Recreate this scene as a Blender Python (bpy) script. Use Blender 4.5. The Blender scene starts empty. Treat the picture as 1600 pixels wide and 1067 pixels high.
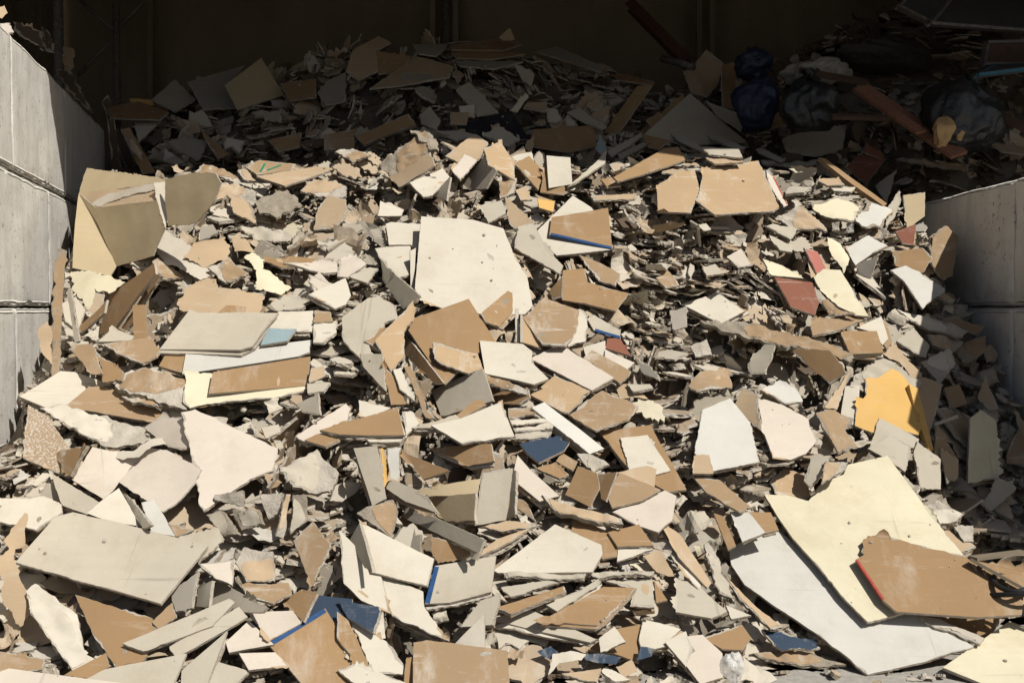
import bpy, bmesh, math, random
import numpy as np
from mathutils import Vector, Matrix, noise, geometry
R = math.radians
S = bpy.context.scene
# ------------------------------------------------------------------ camera, sky, sun, exposure
CAM = Vector((0, 0, 1.6)); PITCH = R(1.97); FPX = 1555.0
cd = bpy.data.cameras.new('camera'); cam = bpy.data.objects.new('camera', cd); S.collection.objects.link(cam)
cam.location = CAM; cam.rotation_euler = (R(90) - PITCH, 0, 0)
cd.sensor_width = 36; cd.lens = FPX / 1600 * 36; cd.clip_start = .05; cd.clip_end = 500
S.camera = cam
SUN = Vector((.655, -.67, 1.0)).normalized()          # towards the sun: right of and behind the camera
W = bpy.data.worlds.new('World'); S.world = W; W.use_nodes = True
nt = W.node_tree
sky = nt.nodes.new('ShaderNodeTexSky'); sky.sky_type = 'NISHITA'; sky.sun_disc = False
sky.sun_elevation = math.asin(SUN.z); sky.sun_rotation = math.atan2(SUN.x, SUN.y)
sky.dust_density = 1.5; sky.air_density = .8; sky.ozone_density = .3
bg = nt.nodes['Background']; bg.inputs[1].default_value = .05
nt.links.new(sky.outputs[0], bg.inputs[0])
sd = bpy.data.lights.new('sun', 'SUN'); sd.energy = 4.9; sd.angle = R(.5); sd.color = (1, .96, .89)
so = bpy.data.objects.new('sun', sd); S.collection.objects.link(so)
so.rotation_euler = SUN.to_track_quat('Z', 'Y').to_euler(); so.location = (8, -8, 12)
S.view_settings.view_transform = 'Standard'; S.view_settings.look = 'None'
S.view_settings.exposure = .1; S.view_settings.gamma = 1
S.cycles.max_bounces = 5; S.cycles.diffuse_bounces = 3; S.cycles.glossy_bounces = 2
S.cycles.use_denoising = True

rng = random.Random(7); nrg = np.random.default_rng(11)
col = S.collection

# ------------------------------------------------------------------ helpers
FW = Vector((0, math.cos(PITCH), -math.sin(PITCH))); UP = Vector((0, math.sin(PITCH), math.cos(PITCH))); RT = Vector((1, 0, 0))
def ray(px, py): return FW + RT * ((px - 800) / FPX) + UP * ((533.5 - py) / FPX)
FWn, UPn = np.array(FW), np.array(UP)
def project(P):
    d = P - np.array(CAM); z = d @ FWn
    zz = np.where(z > .05, z, .05)
    return 800 + FPX * d[:, 0] / zz, 533.5 - FPX * (d @ UPn) / zz, z
def tag(o, label=None, cat=None, group=None, kind=None):
    if label: o['label'] = label
    if cat: o['category'] = cat
    if group: o['group'] = group
    if kind: o['kind'] = kind
    return o
def empty(name, loc, M=None):
    o = bpy.data.objects.new(name, None); col.objects.link(o); o.empty_display_size = .05
    if M is not None: o.matrix_world = M
    else: o.location = loc
    return o
def mesh(name, verts, faces, mats, parent=None, mi=None, smooth=None):
    me = bpy.data.meshes.new(name); me.from_pydata([tuple(v) for v in verts], [], faces)
    for m in mats: me.materials.append(m)
    if mi is not None: me.polygons.foreach_set('material_index', mi)
    if smooth is not None: me.polygons.foreach_set('use_smooth', smooth)
    me.update()
    o = bpy.data.objects.new(name, me); col.objects.link(o)
    if parent: o.parent = parent
    return o

# ------------------------------------------------------------------ materials
class NB:
    def __init__(s, name, rough=.9, spec=.2):
        s.m = bpy.data.materials.new(name); s.m.use_nodes = True; s.t = s.m.node_tree
        s.p = s.t.nodes['Principled BSDF']; s.p.inputs['Roughness'].default_value = rough
        s.p.inputs['Specular IOR Level'].default_value = spec
        s.tc = s.n('ShaderNodeTexCoord'); s.co = s.tc.outputs['Object']
    def n(s, t, **k):
        x = s.t.nodes.new(t)
        for a, b in k.items(): setattr(x, a, b)
        return x
    def l(s, a, b): s.t.links.new(a, b)
    def noise(s, scale, detail=4, rough=.6, vec=None, stretch=None, rot=0, seed=None):
        x = s.n('ShaderNodeTexNoise'); x.inputs['Scale'].default_value = scale; x.inputs['Detail'].default_value = detail
        x.inputs['Roughness'].default_value = rough
        v = vec or s.co
        if seed is not None:
            x.noise_dimensions = '4D'; s.l(seed, x.inputs['W'])
        if stretch:
            mp = s.n('ShaderNodeMapping'); mp.inputs['Scale'].default_value = stretch; mp.inputs['Rotation'].default_value = (0, 0, rot)
            s.l(v, mp.inputs[0]); v = mp.outputs[0]
        s.l(v, x.inputs['Vector']); return x.outputs['Fac']
    def ramp(s, f, a, b, va=0., vb=1.):
        x = s.n('ShaderNodeMapRange'); x.inputs[1].default_value = a; x.inputs[2].default_value = b
        x.inputs[3].default_value = va; x.inputs[4].default_value = vb; x.clamp = True
        s.l(f, x.inputs[0]); return x.outputs[0]
    def mix(s, f, a, b, mode='MIX'):
        x = s.n('ShaderNodeMix', data_type='RGBA', blend_type=mode)
        for i, v in ((0, f), (6, a), (7, b)):
            if isinstance(v, (int, float)): x.inputs[i].default_value = v
            elif isinstance(v, tuple): x.inputs[i].default_value = (*v, 1)
            else: s.l(v, x.inputs[i])
        return x.outputs[2]
    def math(s, op, a, b):
        x = s.n('ShaderNodeMath', operation=op)
        for i, v in ((0, a), (1, b)):
            if isinstance(v, (int, float)): x.inputs[i].default_value = v
            else: s.l(v, x.inputs[i])
        return x.outputs[0]
    def col(s, c): s.l(c, s.p.inputs['Base Color'])
    def bump(s, h, strength=.4, dist=.01):
        x = s.n('ShaderNodeBump'); x.inputs['Strength'].default_value = strength; x.inputs['Distance'].default_value = dist
        s.l(h, x.inputs['Height']); s.l(x.outputs[0], s.p.inputs['Normal'])
def sc(c, k): return tuple(min(.9, v * k) for v in c)

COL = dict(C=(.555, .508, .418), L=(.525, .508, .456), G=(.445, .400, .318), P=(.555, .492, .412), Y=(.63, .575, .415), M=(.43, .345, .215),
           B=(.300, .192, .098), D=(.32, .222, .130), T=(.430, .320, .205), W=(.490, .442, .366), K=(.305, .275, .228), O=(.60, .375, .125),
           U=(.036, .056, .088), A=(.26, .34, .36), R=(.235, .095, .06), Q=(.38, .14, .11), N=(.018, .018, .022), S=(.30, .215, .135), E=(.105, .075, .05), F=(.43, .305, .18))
def face_mat(key, c, nm='paper_face_', more=0):
    b = NB(nm + key, .85, .25)
    oi = b.n('ShaderNodeObjectInfo'); rnd = oi.outputs['Random']; seed = b.math('MULTIPLY', rnd, 40.)
    big = b.noise(2.2, 3, .6, seed=seed)
    k = b.mix(b.ramp(big, .3, .7), sc(c, .90), sc(c, 1.06))
    k = b.mix(b.ramp(rnd, 0, 1, 0, .35), k, sc(tuple(v * w for v, w in zip(c, (.93, .93, .95))), .92))      # boards differ a little
    grain = b.noise(30, 3, .6, stretch=(.12, 1, 1), rot=.4, seed=seed)
    k = b.mix(b.ramp(grain, .35, .7, 0, .22), k, sc(c, .82))
    dust = {'B': .8, 'D': 1.7, 'T': 1.05, 'S': 1.6, 'F': 2.5, 'R': .8, 'U': 1.5, 'Q': .4, 'O': .2, 'N': .3, 'K': .6, 'M': .18}.get(key, .0) + more
    if dust:                                                    # smears and scratches of plaster dust
        s1 = b.noise(5, 7, .75, stretch=(1, .38, 1), rot=.9, seed=seed); s2 = b.noise(15, 6, .75, stretch=(.22, 1, 1), rot=-.5, seed=seed); s0 = b.noise(1.9, 2, .5, seed=seed)
        s3 = b.noise(7, 4, .7, stretch=(.08, 2.2, 1), rot=1.2, seed=seed)
        d = b.math('ADD', b.ramp(s1, .53, .70), b.math('MULTIPLY', b.ramp(s2, .56, .68), .8))
        d = b.math('MULTIPLY', d, b.ramp(s0, .38, .62, .25, 1.0))
        d = b.math('ADD', d, b.math('MULTIPLY', b.ramp(s3, .665, .69), .7))
        d = b.math('MULTIPLY', d, .55 * dust); d = b.math('MINIMUM', d, .85)
        k = b.mix(d, k, (.54, .505, .44))
        if key == 'S':
            k = b.mix(b.ramp(b.noise(90, 3, .7),   .50, .58, 0, .62), k, (.54, .51, .45))
    else:                                                       # dirt rubbed into pale faces, scratches
        s1 = b.noise(4, 6, .7, seed=seed)
        k = b.mix(b.ramp(s1, .50, .72, 0, .5), k, sc(tuple(v * w for v, w in zip(c, (1, .93, .82))), .72))
        s2 = b.noise(9, 5, .8, stretch=(.05, 1.4, 1), rot=.7, seed=seed)
        k = b.mix(b.ramp(s2, .63, .67, 0, .5), k, sc(c, .55))
        s5 = b.noise(6, 4, .8, stretch=(1.3, .05, 1), rot=.35, seed=seed); k = b.mix(b.ramp(s5, .66, .69, 0, .45), k, sc(c, .6))
        s4 = b.noise(11, 6, .8, seed=seed); k = b.mix(b.ramp(s4, .58, .72, 0, .35), k, (.50, .47, .41))
        s3 = b.noise(55, 3, .8, seed=seed)
        k = b.mix(b.ramp(s3, .72, .76, 0, .6), k, sc(c, .42))
    b.col(k)
    h = b.math('ADD', b.math('MULTIPLY', b.noise(7, 5, .6, seed=seed), 1.), b.math('MULTIPLY', b.noise(70, 3, .7), .16))
    h = b.math('ADD', h, b.math('MULTIPLY', b.noise(2.6, 2, .5, seed=seed), 2.2))
    b.bump(h, .34, .012)
    return b.m
M_ = {k: face_mat(k, c) for k, c in COL.items()}
DUSTC = (.40, .348, .272)
RM_ = {k: face_mat(k, tuple(v * .62 + d * .38 for v, d in zip(COL[k], DUSTC)), 'loose_face_', .9) for k in 'CGPTBDKLY'}; RM_['E'] = M_['E']
def core_mat(name, c, sc_=60, bump=.9):
    b = NB(name, .95, .1)
    n1 = b.noise(sc_, 6, .75); n2 = b.noise(9, 4, .6)
    k = b.mix(b.ramp(n2, .3, .7), sc(c, .78), sc(c, 1.08)); k = b.mix(b.ramp(n1, .55, .8, 0, .5), k, sc(c, .55))
    b.col(k); b.bump(b.math('ADD', n1, b.math('MULTIPLY', b.noise(18, 5, .7), .8)), bump, .015); return b.m
CORE = core_mat('gypsum_core', (.51, .46, .385))
CORED = core_mat('dirty_gypsum', (.35, .302, .236))
KRAFT = M_['B']
def plain(name, c, rough=.7, bump=.2, s=20, var=.25, spec=.3):
    b = NB(name, rough, spec); n1 = b.noise(s, 5, .7)
    b.col(b.mix(b.ramp(n1, .3, .75), sc(c, 1 - var), sc(c, 1 + var))); b.bump(n1, bump, .01); return b.m
TAPE = {'blue': plain('blue_tape', (.02, .065, .17), .5, .05, 40), 'red': plain('red_tape', (.36, .06, .045), .6, .05, 40), 'green': plain('green_tape', (.02, .20, .10), .6, .05, 40)}
FOAM = plain('foam_padding', (.40, .26, .12), .9, .6, 12, .25)
TABLE = """
# kind;mat;a,e;rough;crop;coords;label;opts   (back to front)
# ---- dark back of the bin, left
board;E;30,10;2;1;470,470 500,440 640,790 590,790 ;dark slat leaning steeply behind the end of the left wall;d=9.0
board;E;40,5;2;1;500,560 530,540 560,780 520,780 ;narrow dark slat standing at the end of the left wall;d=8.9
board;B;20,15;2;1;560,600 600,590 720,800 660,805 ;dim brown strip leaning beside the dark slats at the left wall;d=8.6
board;T;10,20;3;1;590,640 620,640 660,740 610,700 ;thin torn tan strip among the dark slats at the left wall;d=8.5
paper;T;20,40;3;1;-10,30 20,20 35,60 10,90 -20,80 ;sunlit tan scrap lying on top of the left wall at the frame edge;d=5.7
board;W;20,45;3;1;0,110 45,105 62,150 30,160 0,140 ;sunlit crumbly scrap on the top edge of the left wall;d=5.9
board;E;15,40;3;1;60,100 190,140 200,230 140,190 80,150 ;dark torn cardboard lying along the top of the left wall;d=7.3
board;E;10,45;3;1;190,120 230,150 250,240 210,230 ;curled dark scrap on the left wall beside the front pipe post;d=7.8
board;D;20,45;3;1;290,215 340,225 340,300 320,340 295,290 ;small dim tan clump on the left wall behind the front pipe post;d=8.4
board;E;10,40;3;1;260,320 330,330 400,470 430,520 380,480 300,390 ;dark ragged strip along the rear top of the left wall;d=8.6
board;K;10,50;2;1;870,380 1130,305 1050,400 1100,500 940,505 ;dim grey board propped behind the mustard square at the back left;
board;G;-5,45;2;1;700,465 810,370 905,460 810,520 ;light grey diamond shaped board in the shade near the back posts;
board;M;20,40;0;1;1040,395 1210,270 1315,440 1100,510 ;mustard yellow square board tilted on its corner in the dark back;
paper;O;0,50;2;1;595,460 700,460 715,488 610,486 ;rust orange strip lying on the back heap by the rear post;
board;B;0,60;1;1;490,500 640,470 780,520 740,555 510,548 ;wide reddish brown slab lying in the shade below the rear post;
board;C;-10,30;2;1;620,560 745,560 690,610 640,660 ;white L shaped scrap hanging in the shadow at the back left;
board;B;5,45;2;1;1240,650 1395,615 1390,680 1290,705 ;dim brown piece with rounded end above the green taped board;
board;K;10,45;3;1;770,660 850,630 960,660 920,740 800,690 ;grey brown torn board in the dark hollow right of the white L scrap;
board;C;10,40;3;1;1040,630 1135,655 1110,710 1070,680 1040,690 ;small white ragged scrap glowing in the dark hollow at back left;
board;B;-10,40;2;1;930,600 1060,710 1010,735 950,650 ;narrow brown shard beside the small white ragged scrap in the dark;
board;D;0,50;2;1;1140,775 1200,740 1370,760 1350,790 1190,812 ;grey brown board with two strips of green tape in the shade;tape=green
board;B;-20,50;2;1;1300,390 1460,365 1465,450 1340,470 ;plain brown board standing right of the mustard square in the dark;
board;K;10,50;2;1;1470,430 1510,380 1600,340 1600,470 1510,490 ;pale worn strip resting on the dim slabs right of the mustard square;
board;D;10,45;1;1;1500,625 1640,600 1640,690 1500,690 ;dark flat board half buried at the foot of the back heap;
# ---- dark back, centre
board;T;5,45;2;2;30,330 60,240 180,170 240,200 170,240 180,330 90,370 ;tall tan board with a slanted top on the back heap;
board;B;0,40;1;2;170,235 330,260 290,330 180,345 ;square brown board leaning in front of the tall tan back board;
board;T;0,55;2;2;140,415 350,260 400,270 530,310 510,360 280,400 ;long tan sheet sloping down the back heap;
board;K;0,65;1;2;340,205 500,205 490,225 450,260 370,250 ;dim grey slab capping the back heap below the wall post;
board;B;0,68;2;2;510,215 700,180 850,200 760,235 520,235 ;uppermost thin brown slab of the stack crowning the back heap;
board;B;0,68;2;2;520,245 720,240 860,250 700,275 540,268 ;second brown slab down in the stack crowning the back heap;
board;K;0,68;2;2;540,285 700,280 850,285 720,315 560,305 ;third slab down, greyer, in the stack crowning the back heap;
paper;T;0,30;3;2;740,175 790,130 815,185 760,190 ;torn tan paper tip sticking up above the back heap;
board;K;-10,60;1;2;900,240 1010,215 1220,310 1210,335 1010,270 ;long grey slab sloping right from the crown of the back heap;
board;B;-10,60;1;2;1220,340 1330,345 1460,380 1450,395 1300,370 ;thin brown slab on the right shoulder of the back heap;
board;G;10,35;2;2;810,300 850,310 905,345 890,400 850,370 ;pale grey fin hanging from the dark stacked slabs;
board;G;0,45;2;2;540,420 600,380 740,520 640,540 ;long pale grey board sliding down the middle of the back heap;
board;K;0,55;2;2;285,360 300,340 430,345 440,370 300,385 ;small square grey offcut on the long tan back sheet;
board;Y;20,30;0;2;790,515 860,435 872,450 825,523 ;narrow yellow strip tilted above the black board;
board;T;0,50;2;2;850,500 870,475 960,470 965,515 ;small tan board right of the narrow yellow strip;
board;N;5,40;0;2;538,575 800,515 878,645 680,650 560,620 ;black board with clean edges behind the lit ridge;
board;C;10,30;1;2;555,492 625,485 630,545 560,540 ;small upright white offcut left above the black board;
board;T;0,45;1;2;515,520 600,520 590,575 515,575 ;small tan square below the small upright white offcut;
board;G;-10,40;2;2;370,530 420,490 470,560 450,600 380,575 ;rounded pale board in shade left of the black board;
board;G;10,50;2;2;1055,520 1110,495 1240,590 1215,605 ;pale grey wedge in the shade right of the black board;
board;B;20,40;0;2;900,600 1180,580 1190,680 1060,705 900,680 ;wide brown board upright in the shade just behind the lit ridge;
board;B;-20,35;1;2;1225,615 1380,400 1450,395 1290,622 ;long narrow brown board leaning steeply left of the grey triangle;
board;B;-10,40;1;2;1380,620 1590,435 1605,460 1420,615 ;brown edge strip running along the top of the grey triangle board;
board;B;0,45;2;2;1420,560 1480,520 1520,560 1450,600 ;dark brown piece wedged between two leaning boards at the back;
board;G;5,42;0;0;1005,212 1078,146 1167,222 1085,226 ;big grey triangle board in the shade behind the right ridge;
board;G;5,45;1;3;130,470 320,540 290,605 180,535 ;grey board lying behind the big grey triangle;
board;T;15,35;2;3;65,310 130,230 210,295 180,400 125,455 80,380 ;upright tan board with a pointed top in the dark by the blue bag;
board;T;0,40;2;3;20,330 70,320 135,450 60,430 ;tan strip leaning on the pointed tan board in the dark;
board;B;25,10;1;3;200,305 265,285 267,510 205,500 ;narrow brown board standing upright left of the blue bag;
board;B;0,40;2;3;360,590 450,500 490,580 420,600 ;brown flap lying below the blue bag;
board;G;0,50;3;3;480,640 600,590 780,580 760,690 640,720 500,700 ;wide dusty grey sheet in the shade behind the red shaded panel;
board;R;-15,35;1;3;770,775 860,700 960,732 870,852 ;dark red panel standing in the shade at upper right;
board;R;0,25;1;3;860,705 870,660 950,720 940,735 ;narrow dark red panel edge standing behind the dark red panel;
# ---- ridge, left to centre
board;T;0,55;1;1;1185,815 1460,770 1555,782 1320,862 ;long tan slab lying along the left of the ridge;
slab;W;5,55;3;1;900,790 940,750 1080,800 1170,830 1160,880 1040,830 ;torn curling slab edge right of the bent mustard board;
slab;W;0,50;3;1;990,850 1100,850 1190,890 1180,950 1060,900 980,940 ;thick white torn slab on the left ridge beside the mustard flap;
board;T;15,45;3;1;1050,900 1100,905 1170,960 1185,1035 1080,980 ;tan torn piece with white underside hanging on the left ridge;
slab;K;0,55;3;1;1180,930 1330,880 1400,950 1280,1010 1200,990 ;grey cracked plaster slab on the left ridge;
slab;W;0,60;3;1;1100,800 1130,790 1185,830 1130,830 ;small white torn scrap on the crest left of the long tan slab;
board;T;-15,40;2;1;1450,1060 1470,960 1520,905 1600,920 1600,1010 1550,1060 ;tan square board tilted away on the left ridge above the stacked slabs;
slab;W;0,60;3;1;1390,880 1450,830 1600,840 1600,900 1480,905 ;flat white torn slab in the layered left ridge;
board;B;-20,25;2;2;75,630 320,530 358,580 180,640 110,672 ;thick brown board end sticking up at the left peak of the ridge;th=.03
slab;W;0,60;3;2;-20,700 60,680 150,720 60,745 ;thin white slab below the brown board end at the left peak;
slab;D;-25,40;3;2;180,760 400,610 430,690 260,830 ;large dusty brown chunk leaning below the left peak;th=.05
board;T;-35,30;2;2;230,820 420,705 440,765 280,865 ;shaded tan board under the large dusty chunk at the left peak;
slab;K;10,50;3;2;330,600 395,580 450,640 460,700 420,690 ;grey crumbling chunk at the top of the left peak;
board;C;5,60;1;2;440,605 560,605 640,625 540,650 ;thin cream slab lying behind the tan block on the ridge;
board;C;10,45;3;2;665,630 735,580 838,645 785,682 ;cream torn piece peaking at the middle of the ridge;
board;T;0,50;2;2;490,720 630,620 690,660 645,735 580,760 ;light tan block top at the middle of the ridge;
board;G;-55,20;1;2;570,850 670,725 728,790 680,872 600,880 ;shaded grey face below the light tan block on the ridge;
board;P;10,45;2;2;520,790 580,715 642,742 560,832 ;pink cream square below the light tan block on the ridge;
board;C;10,45;1;2;325,845 480,780 512,818 430,905 390,912 ;cream square board tilted below the left peak;
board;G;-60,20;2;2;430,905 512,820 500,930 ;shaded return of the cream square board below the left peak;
board;F;30,45;2;2;670,690 750,660 810,750 815,832 690,765 ;scuffed tan board sloping right at the middle of the ridge;
paper;T;0,20;3;2;860,690 870,655 905,632 890,712 ;curled tan paper tongue standing on the ridge;
board;C;5,45;2;2;800,725 890,700 905,750 810,765 ;white scrap at the foot of the curled tan tongue on the ridge;
board;B;30,40;0;2;810,755 880,722 945,790 922,882 ;plain brown rectangle tilted right of the scuffed tan ridge board;
board;B;0,25;0;2;930,890 955,755 1045,870 1042,905 ;brown board behind the upright white rectangle on the ridge;
board;C;10,22;0;2;960,720 1070,730 1080,852 970,872 ;upright clean white rectangle on the ridge;
board;G;15,55;1;2;1060,862 1190,750 1240,690 1232,755 1100,842 ;blue grey slab edge slanting beside the upright white rectangle;
board;A;30,20;1;2;1190,690 1208,620 1238,685 1225,730 ;small blue grey fin standing on the ridge;
slab;W;0,50;3;2;740,840 820,835 810,890 745,912 ;pale plaster lump under the scuffed tan ridge board;
board;T;15,45;2;2;815,880 860,860 895,925 840,930 ;little tan scrap below the plain brown rectangle;
board;G;0,45;2;2;650,950 760,920 772,990 690,1032 ;greige torn square above the big white board;
board;T;-10,30;2;2;765,910 912,1032 820,1062 790,1040 ;tan triangle standing above the right corner of the big white board;
board;O;10,40;1;2;920,920 1000,930 990,982 925,962 ;small orange yellow scrap near the middle of the ridge;
board;C;20,45;1;2;190,930 300,970 290,1000 180,1000 ;white scrap with grey marks above the big white board;
board;B;10,55;1;2;1210,830 1270,820 1305,860 1240,867 ;small brown scrap under the ridge right of the blue grey slab;
board;T;0,60;2;2;1165,905 1380,890 1370,915 1180,927 ;thin tan slab in the layers under the long brown ridge panel;
board;B;15,50;1;2;1270,822 1500,690 1570,680 1602,742 1400,812 1290,842 ;long brown panel with a folded end on the right of the ridge;
board;C;0,62;1;2;1240,700 1400,615 1410,630 1260,725 ;upper pale slab edge slanting up to the right peak of the ridge;
board;G;0,62;1;2;1290,715 1440,640 1450,655 1300,735 ;lower pale slab edge slanting up to the right peak of the ridge;
board;B;-10,40;1;2;1400,620 1530,650 1480,692 1430,680 ;dark brown underside under the right peak slabs;
# ---- ridge, right
board;C;-10,62;1;3;-60,600 0,612 125,690 110,702 0,652 ;left cream slab of the fan at the right peak;
board;C;-10,62;1;3;120,610 150,612 310,682 270,692 150,642 ;cream slab with a clean edge crossing the right peak;
board;G;-5,62;2;3;110,680 280,690 300,730 140,720 ;short torn slab packed under the right peak;
board;T;0,55;1;3;130,735 290,735 300,752 170,758 ;brown thin slab end above the cracked tan board;
board;C;-10,60;1;3;360,690 390,688 495,738 470,748 370,706 ;cream slab end jutting out right of the peak slabs;
slab;W;0,64;2;3;380,745 640,745 640,760 390,760 ;straight thin slab lying level above the small layered ledge at right;
slab;W;0,64;3;3;1000,740 1350,765 1340,790 1050,755 ;long thin white slab lying at the edge of the shade at right;
board;F;0,52;1;0;1026,290 1060,268 1086,266 1094,300 1083,322 1079,333 1028,331 ;left half of the cracked tan board with white scuffs;
board;F;5,52;2;3;100,870 115,790 370,745 468,957 440,977 170,997 80,932 ;right half of the cracked tan board, square and scuffed;
board;P;30,40;2;3;405,785 440,820 508,950 490,957 430,880 ;pale torn strip with a red edge beside the cracked tan board;tape=red
plank;B;20,45;0;3;650,730 682,735 965,945 950,957 800,850 ;long thin brown batten sloping down at the upper right;th=.03
board;G;-30,30;2;3;910,862 1010,785 965,940 ;grey sliver standing beside the long brown batten;
board;G;0,30;2;3;970,960 1025,880 1030,930 1000,1010 960,1050 ;grey torn strip standing left of the ribbed mustard sheet;
board;Y;0,40;3;3;610,940 740,915 862,950 800,1032 680,1005 640,980 ;torn greenish cream sheet below the layered ledge at right;
board;L;15,45;3;3;810,1010 890,930 1000,970 940,1052 850,1045 ;white torn piece with a zigzag shadow under the long batten;
slab;W;0,45;3;3;450,1000 560,950 650,1020 690,1062 520,1062 ;white crumpled plaster mass right of the cracked tan board;
board;T;0,50;2;3;640,830 740,825 770,858 690,860 ;small tan flap on the layered ledge at right;
board;C;0,58;2;3;700,862 820,865 800,890 720,885 ;small cream slab on the layered ledge at right;
board;M;10,20;1;3;1040,905 1142,890 1142,1000 1060,1062 ;ribbed mustard cardboard sheet standing by the right wall;
foam;O;0,25;2;3;1195,560 1215,530 1250,525 1285,555 1290,590 1265,640 1225,640 1200,600 ;large tan padding lump bulging out of the torn black bag;d=7.45;th=.07
foam;O;0,25;2;3;1295,625 1310,605 1327,615 1315,645 1300,640 ;small tan padding lump beside the large one at the torn black bag;d=7.45;th=.03
board;T;10,50;1;3;1430,655 1520,670 1620,692 1620,715 1500,702 ;torn tan cardboard lying on top of the right wall;
# ---- upper left, under the bent board
board;D;35,5;3;4;245,480 250,230 275,110 312,122 295,300 272,690 240,702 ;tall torn tan board standing against the left wall;
paper;T;30,10;3;4;170,500 215,450 240,480 238,650 190,590 ;ragged tan paper flap on the tall board by the left wall;
board;G;-20,10;1;4;310,310 328,300 367,542 345,545 ;thin upright slat beside the tall torn board at left;
board;B;-60,25;1;4;370,470 495,350 480,410 375,505 ;dark plank end in the hollow under the bent mustard board;
board;B;-70,15;1;4;460,512 500,330 715,182 722,232 640,330 520,505 ;dark brown board leaning on edge in the hollow under the bent board;
board;B;-60,20;2;4;560,480 640,370 730,225 745,240 660,380 590,495 ;dark edge board behind the leaning board in the left hollow;
paper;Y;-25,35;3;4;330,225 430,220 575,265 500,320 440,300 432,370 415,392 330,300 ;torn yellow sheet drooping under the bent mustard board;
paper;W;0,50;3;4;720,40 760,20 900,100 1000,200 930,262 820,200 760,180 720,120 ;white torn sheet with tan upper skin left of the upper rubble;bend=.8
paper;T;15,50;3;4;850,150 900,90 1040,40 1065,130 1060,160 940,190 ;large tan torn paper over the white sheet at upper left;bend=.6
board;D;20,45;3;4;705,170 730,155 850,245 740,258 ;small tan torn board under the white sheet at upper left;
board;K;10,45;2;4;930,10 985,0 1012,42 920,80 ;grey smooth scrap above the large tan torn paper;
slab;W;10,55;3;4;1110,12 1200,10 1365,70 1330,97 1180,62 ;white torn slab with frayed end above the yellow crumpled paper;
paper;T;0,50;3;4;1070,60 1140,70 1180,130 1090,130 ;tan torn flap left of the frayed white slab;
slab;W;0,50;3;4;960,200 1060,160 1150,230 1040,270 ;grey white plaster slab under the large tan torn paper;
paper;Y;10,40;3;4;1130,150 1170,130 1228,170 1215,212 1260,230 1350,290 1300,332 1180,300 1190,220 ;yellow crumpled paper in the upper left rubble;bend=1.0
board;B;0,60;1;4;1225,170 1350,150 1472,160 1440,190 1300,202 ;flat brown strip right of the yellow crumpled paper;
board;P;0,60;2;4;1310,185 1610,172 1610,215 1500,227 ;flat pale pink slab under the flat brown strip;
paper;T;0,52;3;4;820,370 870,290 940,225 1000,240 1010,290 1225,340 1200,410 1050,420 920,420 850,405 ;big tan torn paper sheet above the stacked panels at left;bend=.3
board;G;0,55;3;4;1235,380 1330,325 1450,350 1400,395 1280,402 ;greige torn slab behind the stacked panels at left;
board;B;10,50;0;4;1005,412 1050,375 1140,385 1130,415 ;flat brown offcut lying behind the stacked greige panels;
board;C;15,50;1;4;1425,325 1600,250 1625,330 1600,372 1550,392 ;white panel piece above right of the stacked panels;
board;G;0,45;1;4;455,545 520,478 622,522 610,540 ;greige triangle left of the upright brown strip;
board;B;10,12;0;4;613,375 675,373 683,530 620,537 ;upright brown strip standing beside the stacked panels;
board;D;0,50;2;4;480,552 690,530 742,580 730,612 660,642 540,600 ;wide tan torn board at the foot of the upright brown strip;
board;D;-20,45;2;4;310,545 430,560 472,692 420,692 ;cracked tan board lying left of the wide tan torn board;
board;B;-15,45;2;4;430,580 572,682 560,722 475,732 460,640 ;right broken part of the cracked tan board at left;
board;C;0,55;2;4;1450,455 1552,450 1558,500 1500,552 1450,550 ;white block end right of the stacked panels;
board;D;0,50;2;4;1455,400 1530,405 1542,450 1455,455 ;brown scrap at the right end of the stacked panels;
# ---- the two folded boards
leaf;M;-38,6;0;0;123,302 150,325 245,313 258,355 245,385 240,400 182,416 153,350 ;large bent mustard cream board folded open by the left wall;
leaf;M;20,8;0;0;123,302 153,350 182,416 172,432 113,418 117,350 ;;hinge=123:302:182:416
leaf;T;-22,38;2;0;123,302 240,286 258,288 245,313 150,325 ;;hinge=150:325:245:313
leaf;M;0,35;2;0;123,302 136,263 245,277 260,283 258,287 ;;hinge=123:302:258:287;on=2
leaf;W;20,25;2;0;240,286 258,285 270,300 266,330 258,357 245,313 ;;hinge=245:313:258:355
leaf;M;-42,22;2;0;258,280 300,270 335,270 345,285 335,315 305,350 262,353 258,320 ;;hinge=260:285:262:352
leaf;W;-22,33;3;0;143,317 170,303 238,287 245,290 243,296 210,303 178,313 152,324 ;;hinge=150:325:245:313
# ---- stacked panels
board;C;0,50;0;4;1230,480 1290,405 1450,400 1450,500 1380,500 ;pale panel at the back right of the left stack;
board;A;-5,50;0;4;1205,560 1245,483 1372,487 1330,540 ;pale blue painted panel corner in the left stack;
board;Y;5,48;2;4;845,822 865,690 975,690 1200,740 1425,700 1412,772 1300,802 1100,817 960,832 880,852 ;pale yellow panel lying at the bottom of the left stack;
board;B;-5,45;0;4;735,655 762,610 870,612 850,692 ;small brown panel under the left corner of the stack;
board;L;0,50;0;4;843,695 860,600 1150,570 1445,535 1432,592 1380,612 ;long cool white panel across the middle of the left stack;rest=.016;
board;G;-5,50;1;4;730,598 880,420 1280,430 1180,570 1115,605 ;second greige panel of the left stack, just below its top;rest=.016;
board;G;-8,50;0;4;738,580 880,395 920,412 1290,410 1235,470 1165,565 1110,582 ;big greige panel with a bent corner topping the left stack;rest=.016;
board;B;10,42;0;4;965,785 985,685 1437,612 1427,747 ;long clean brown panel at the front of the left stack;rest=.016;
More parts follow.
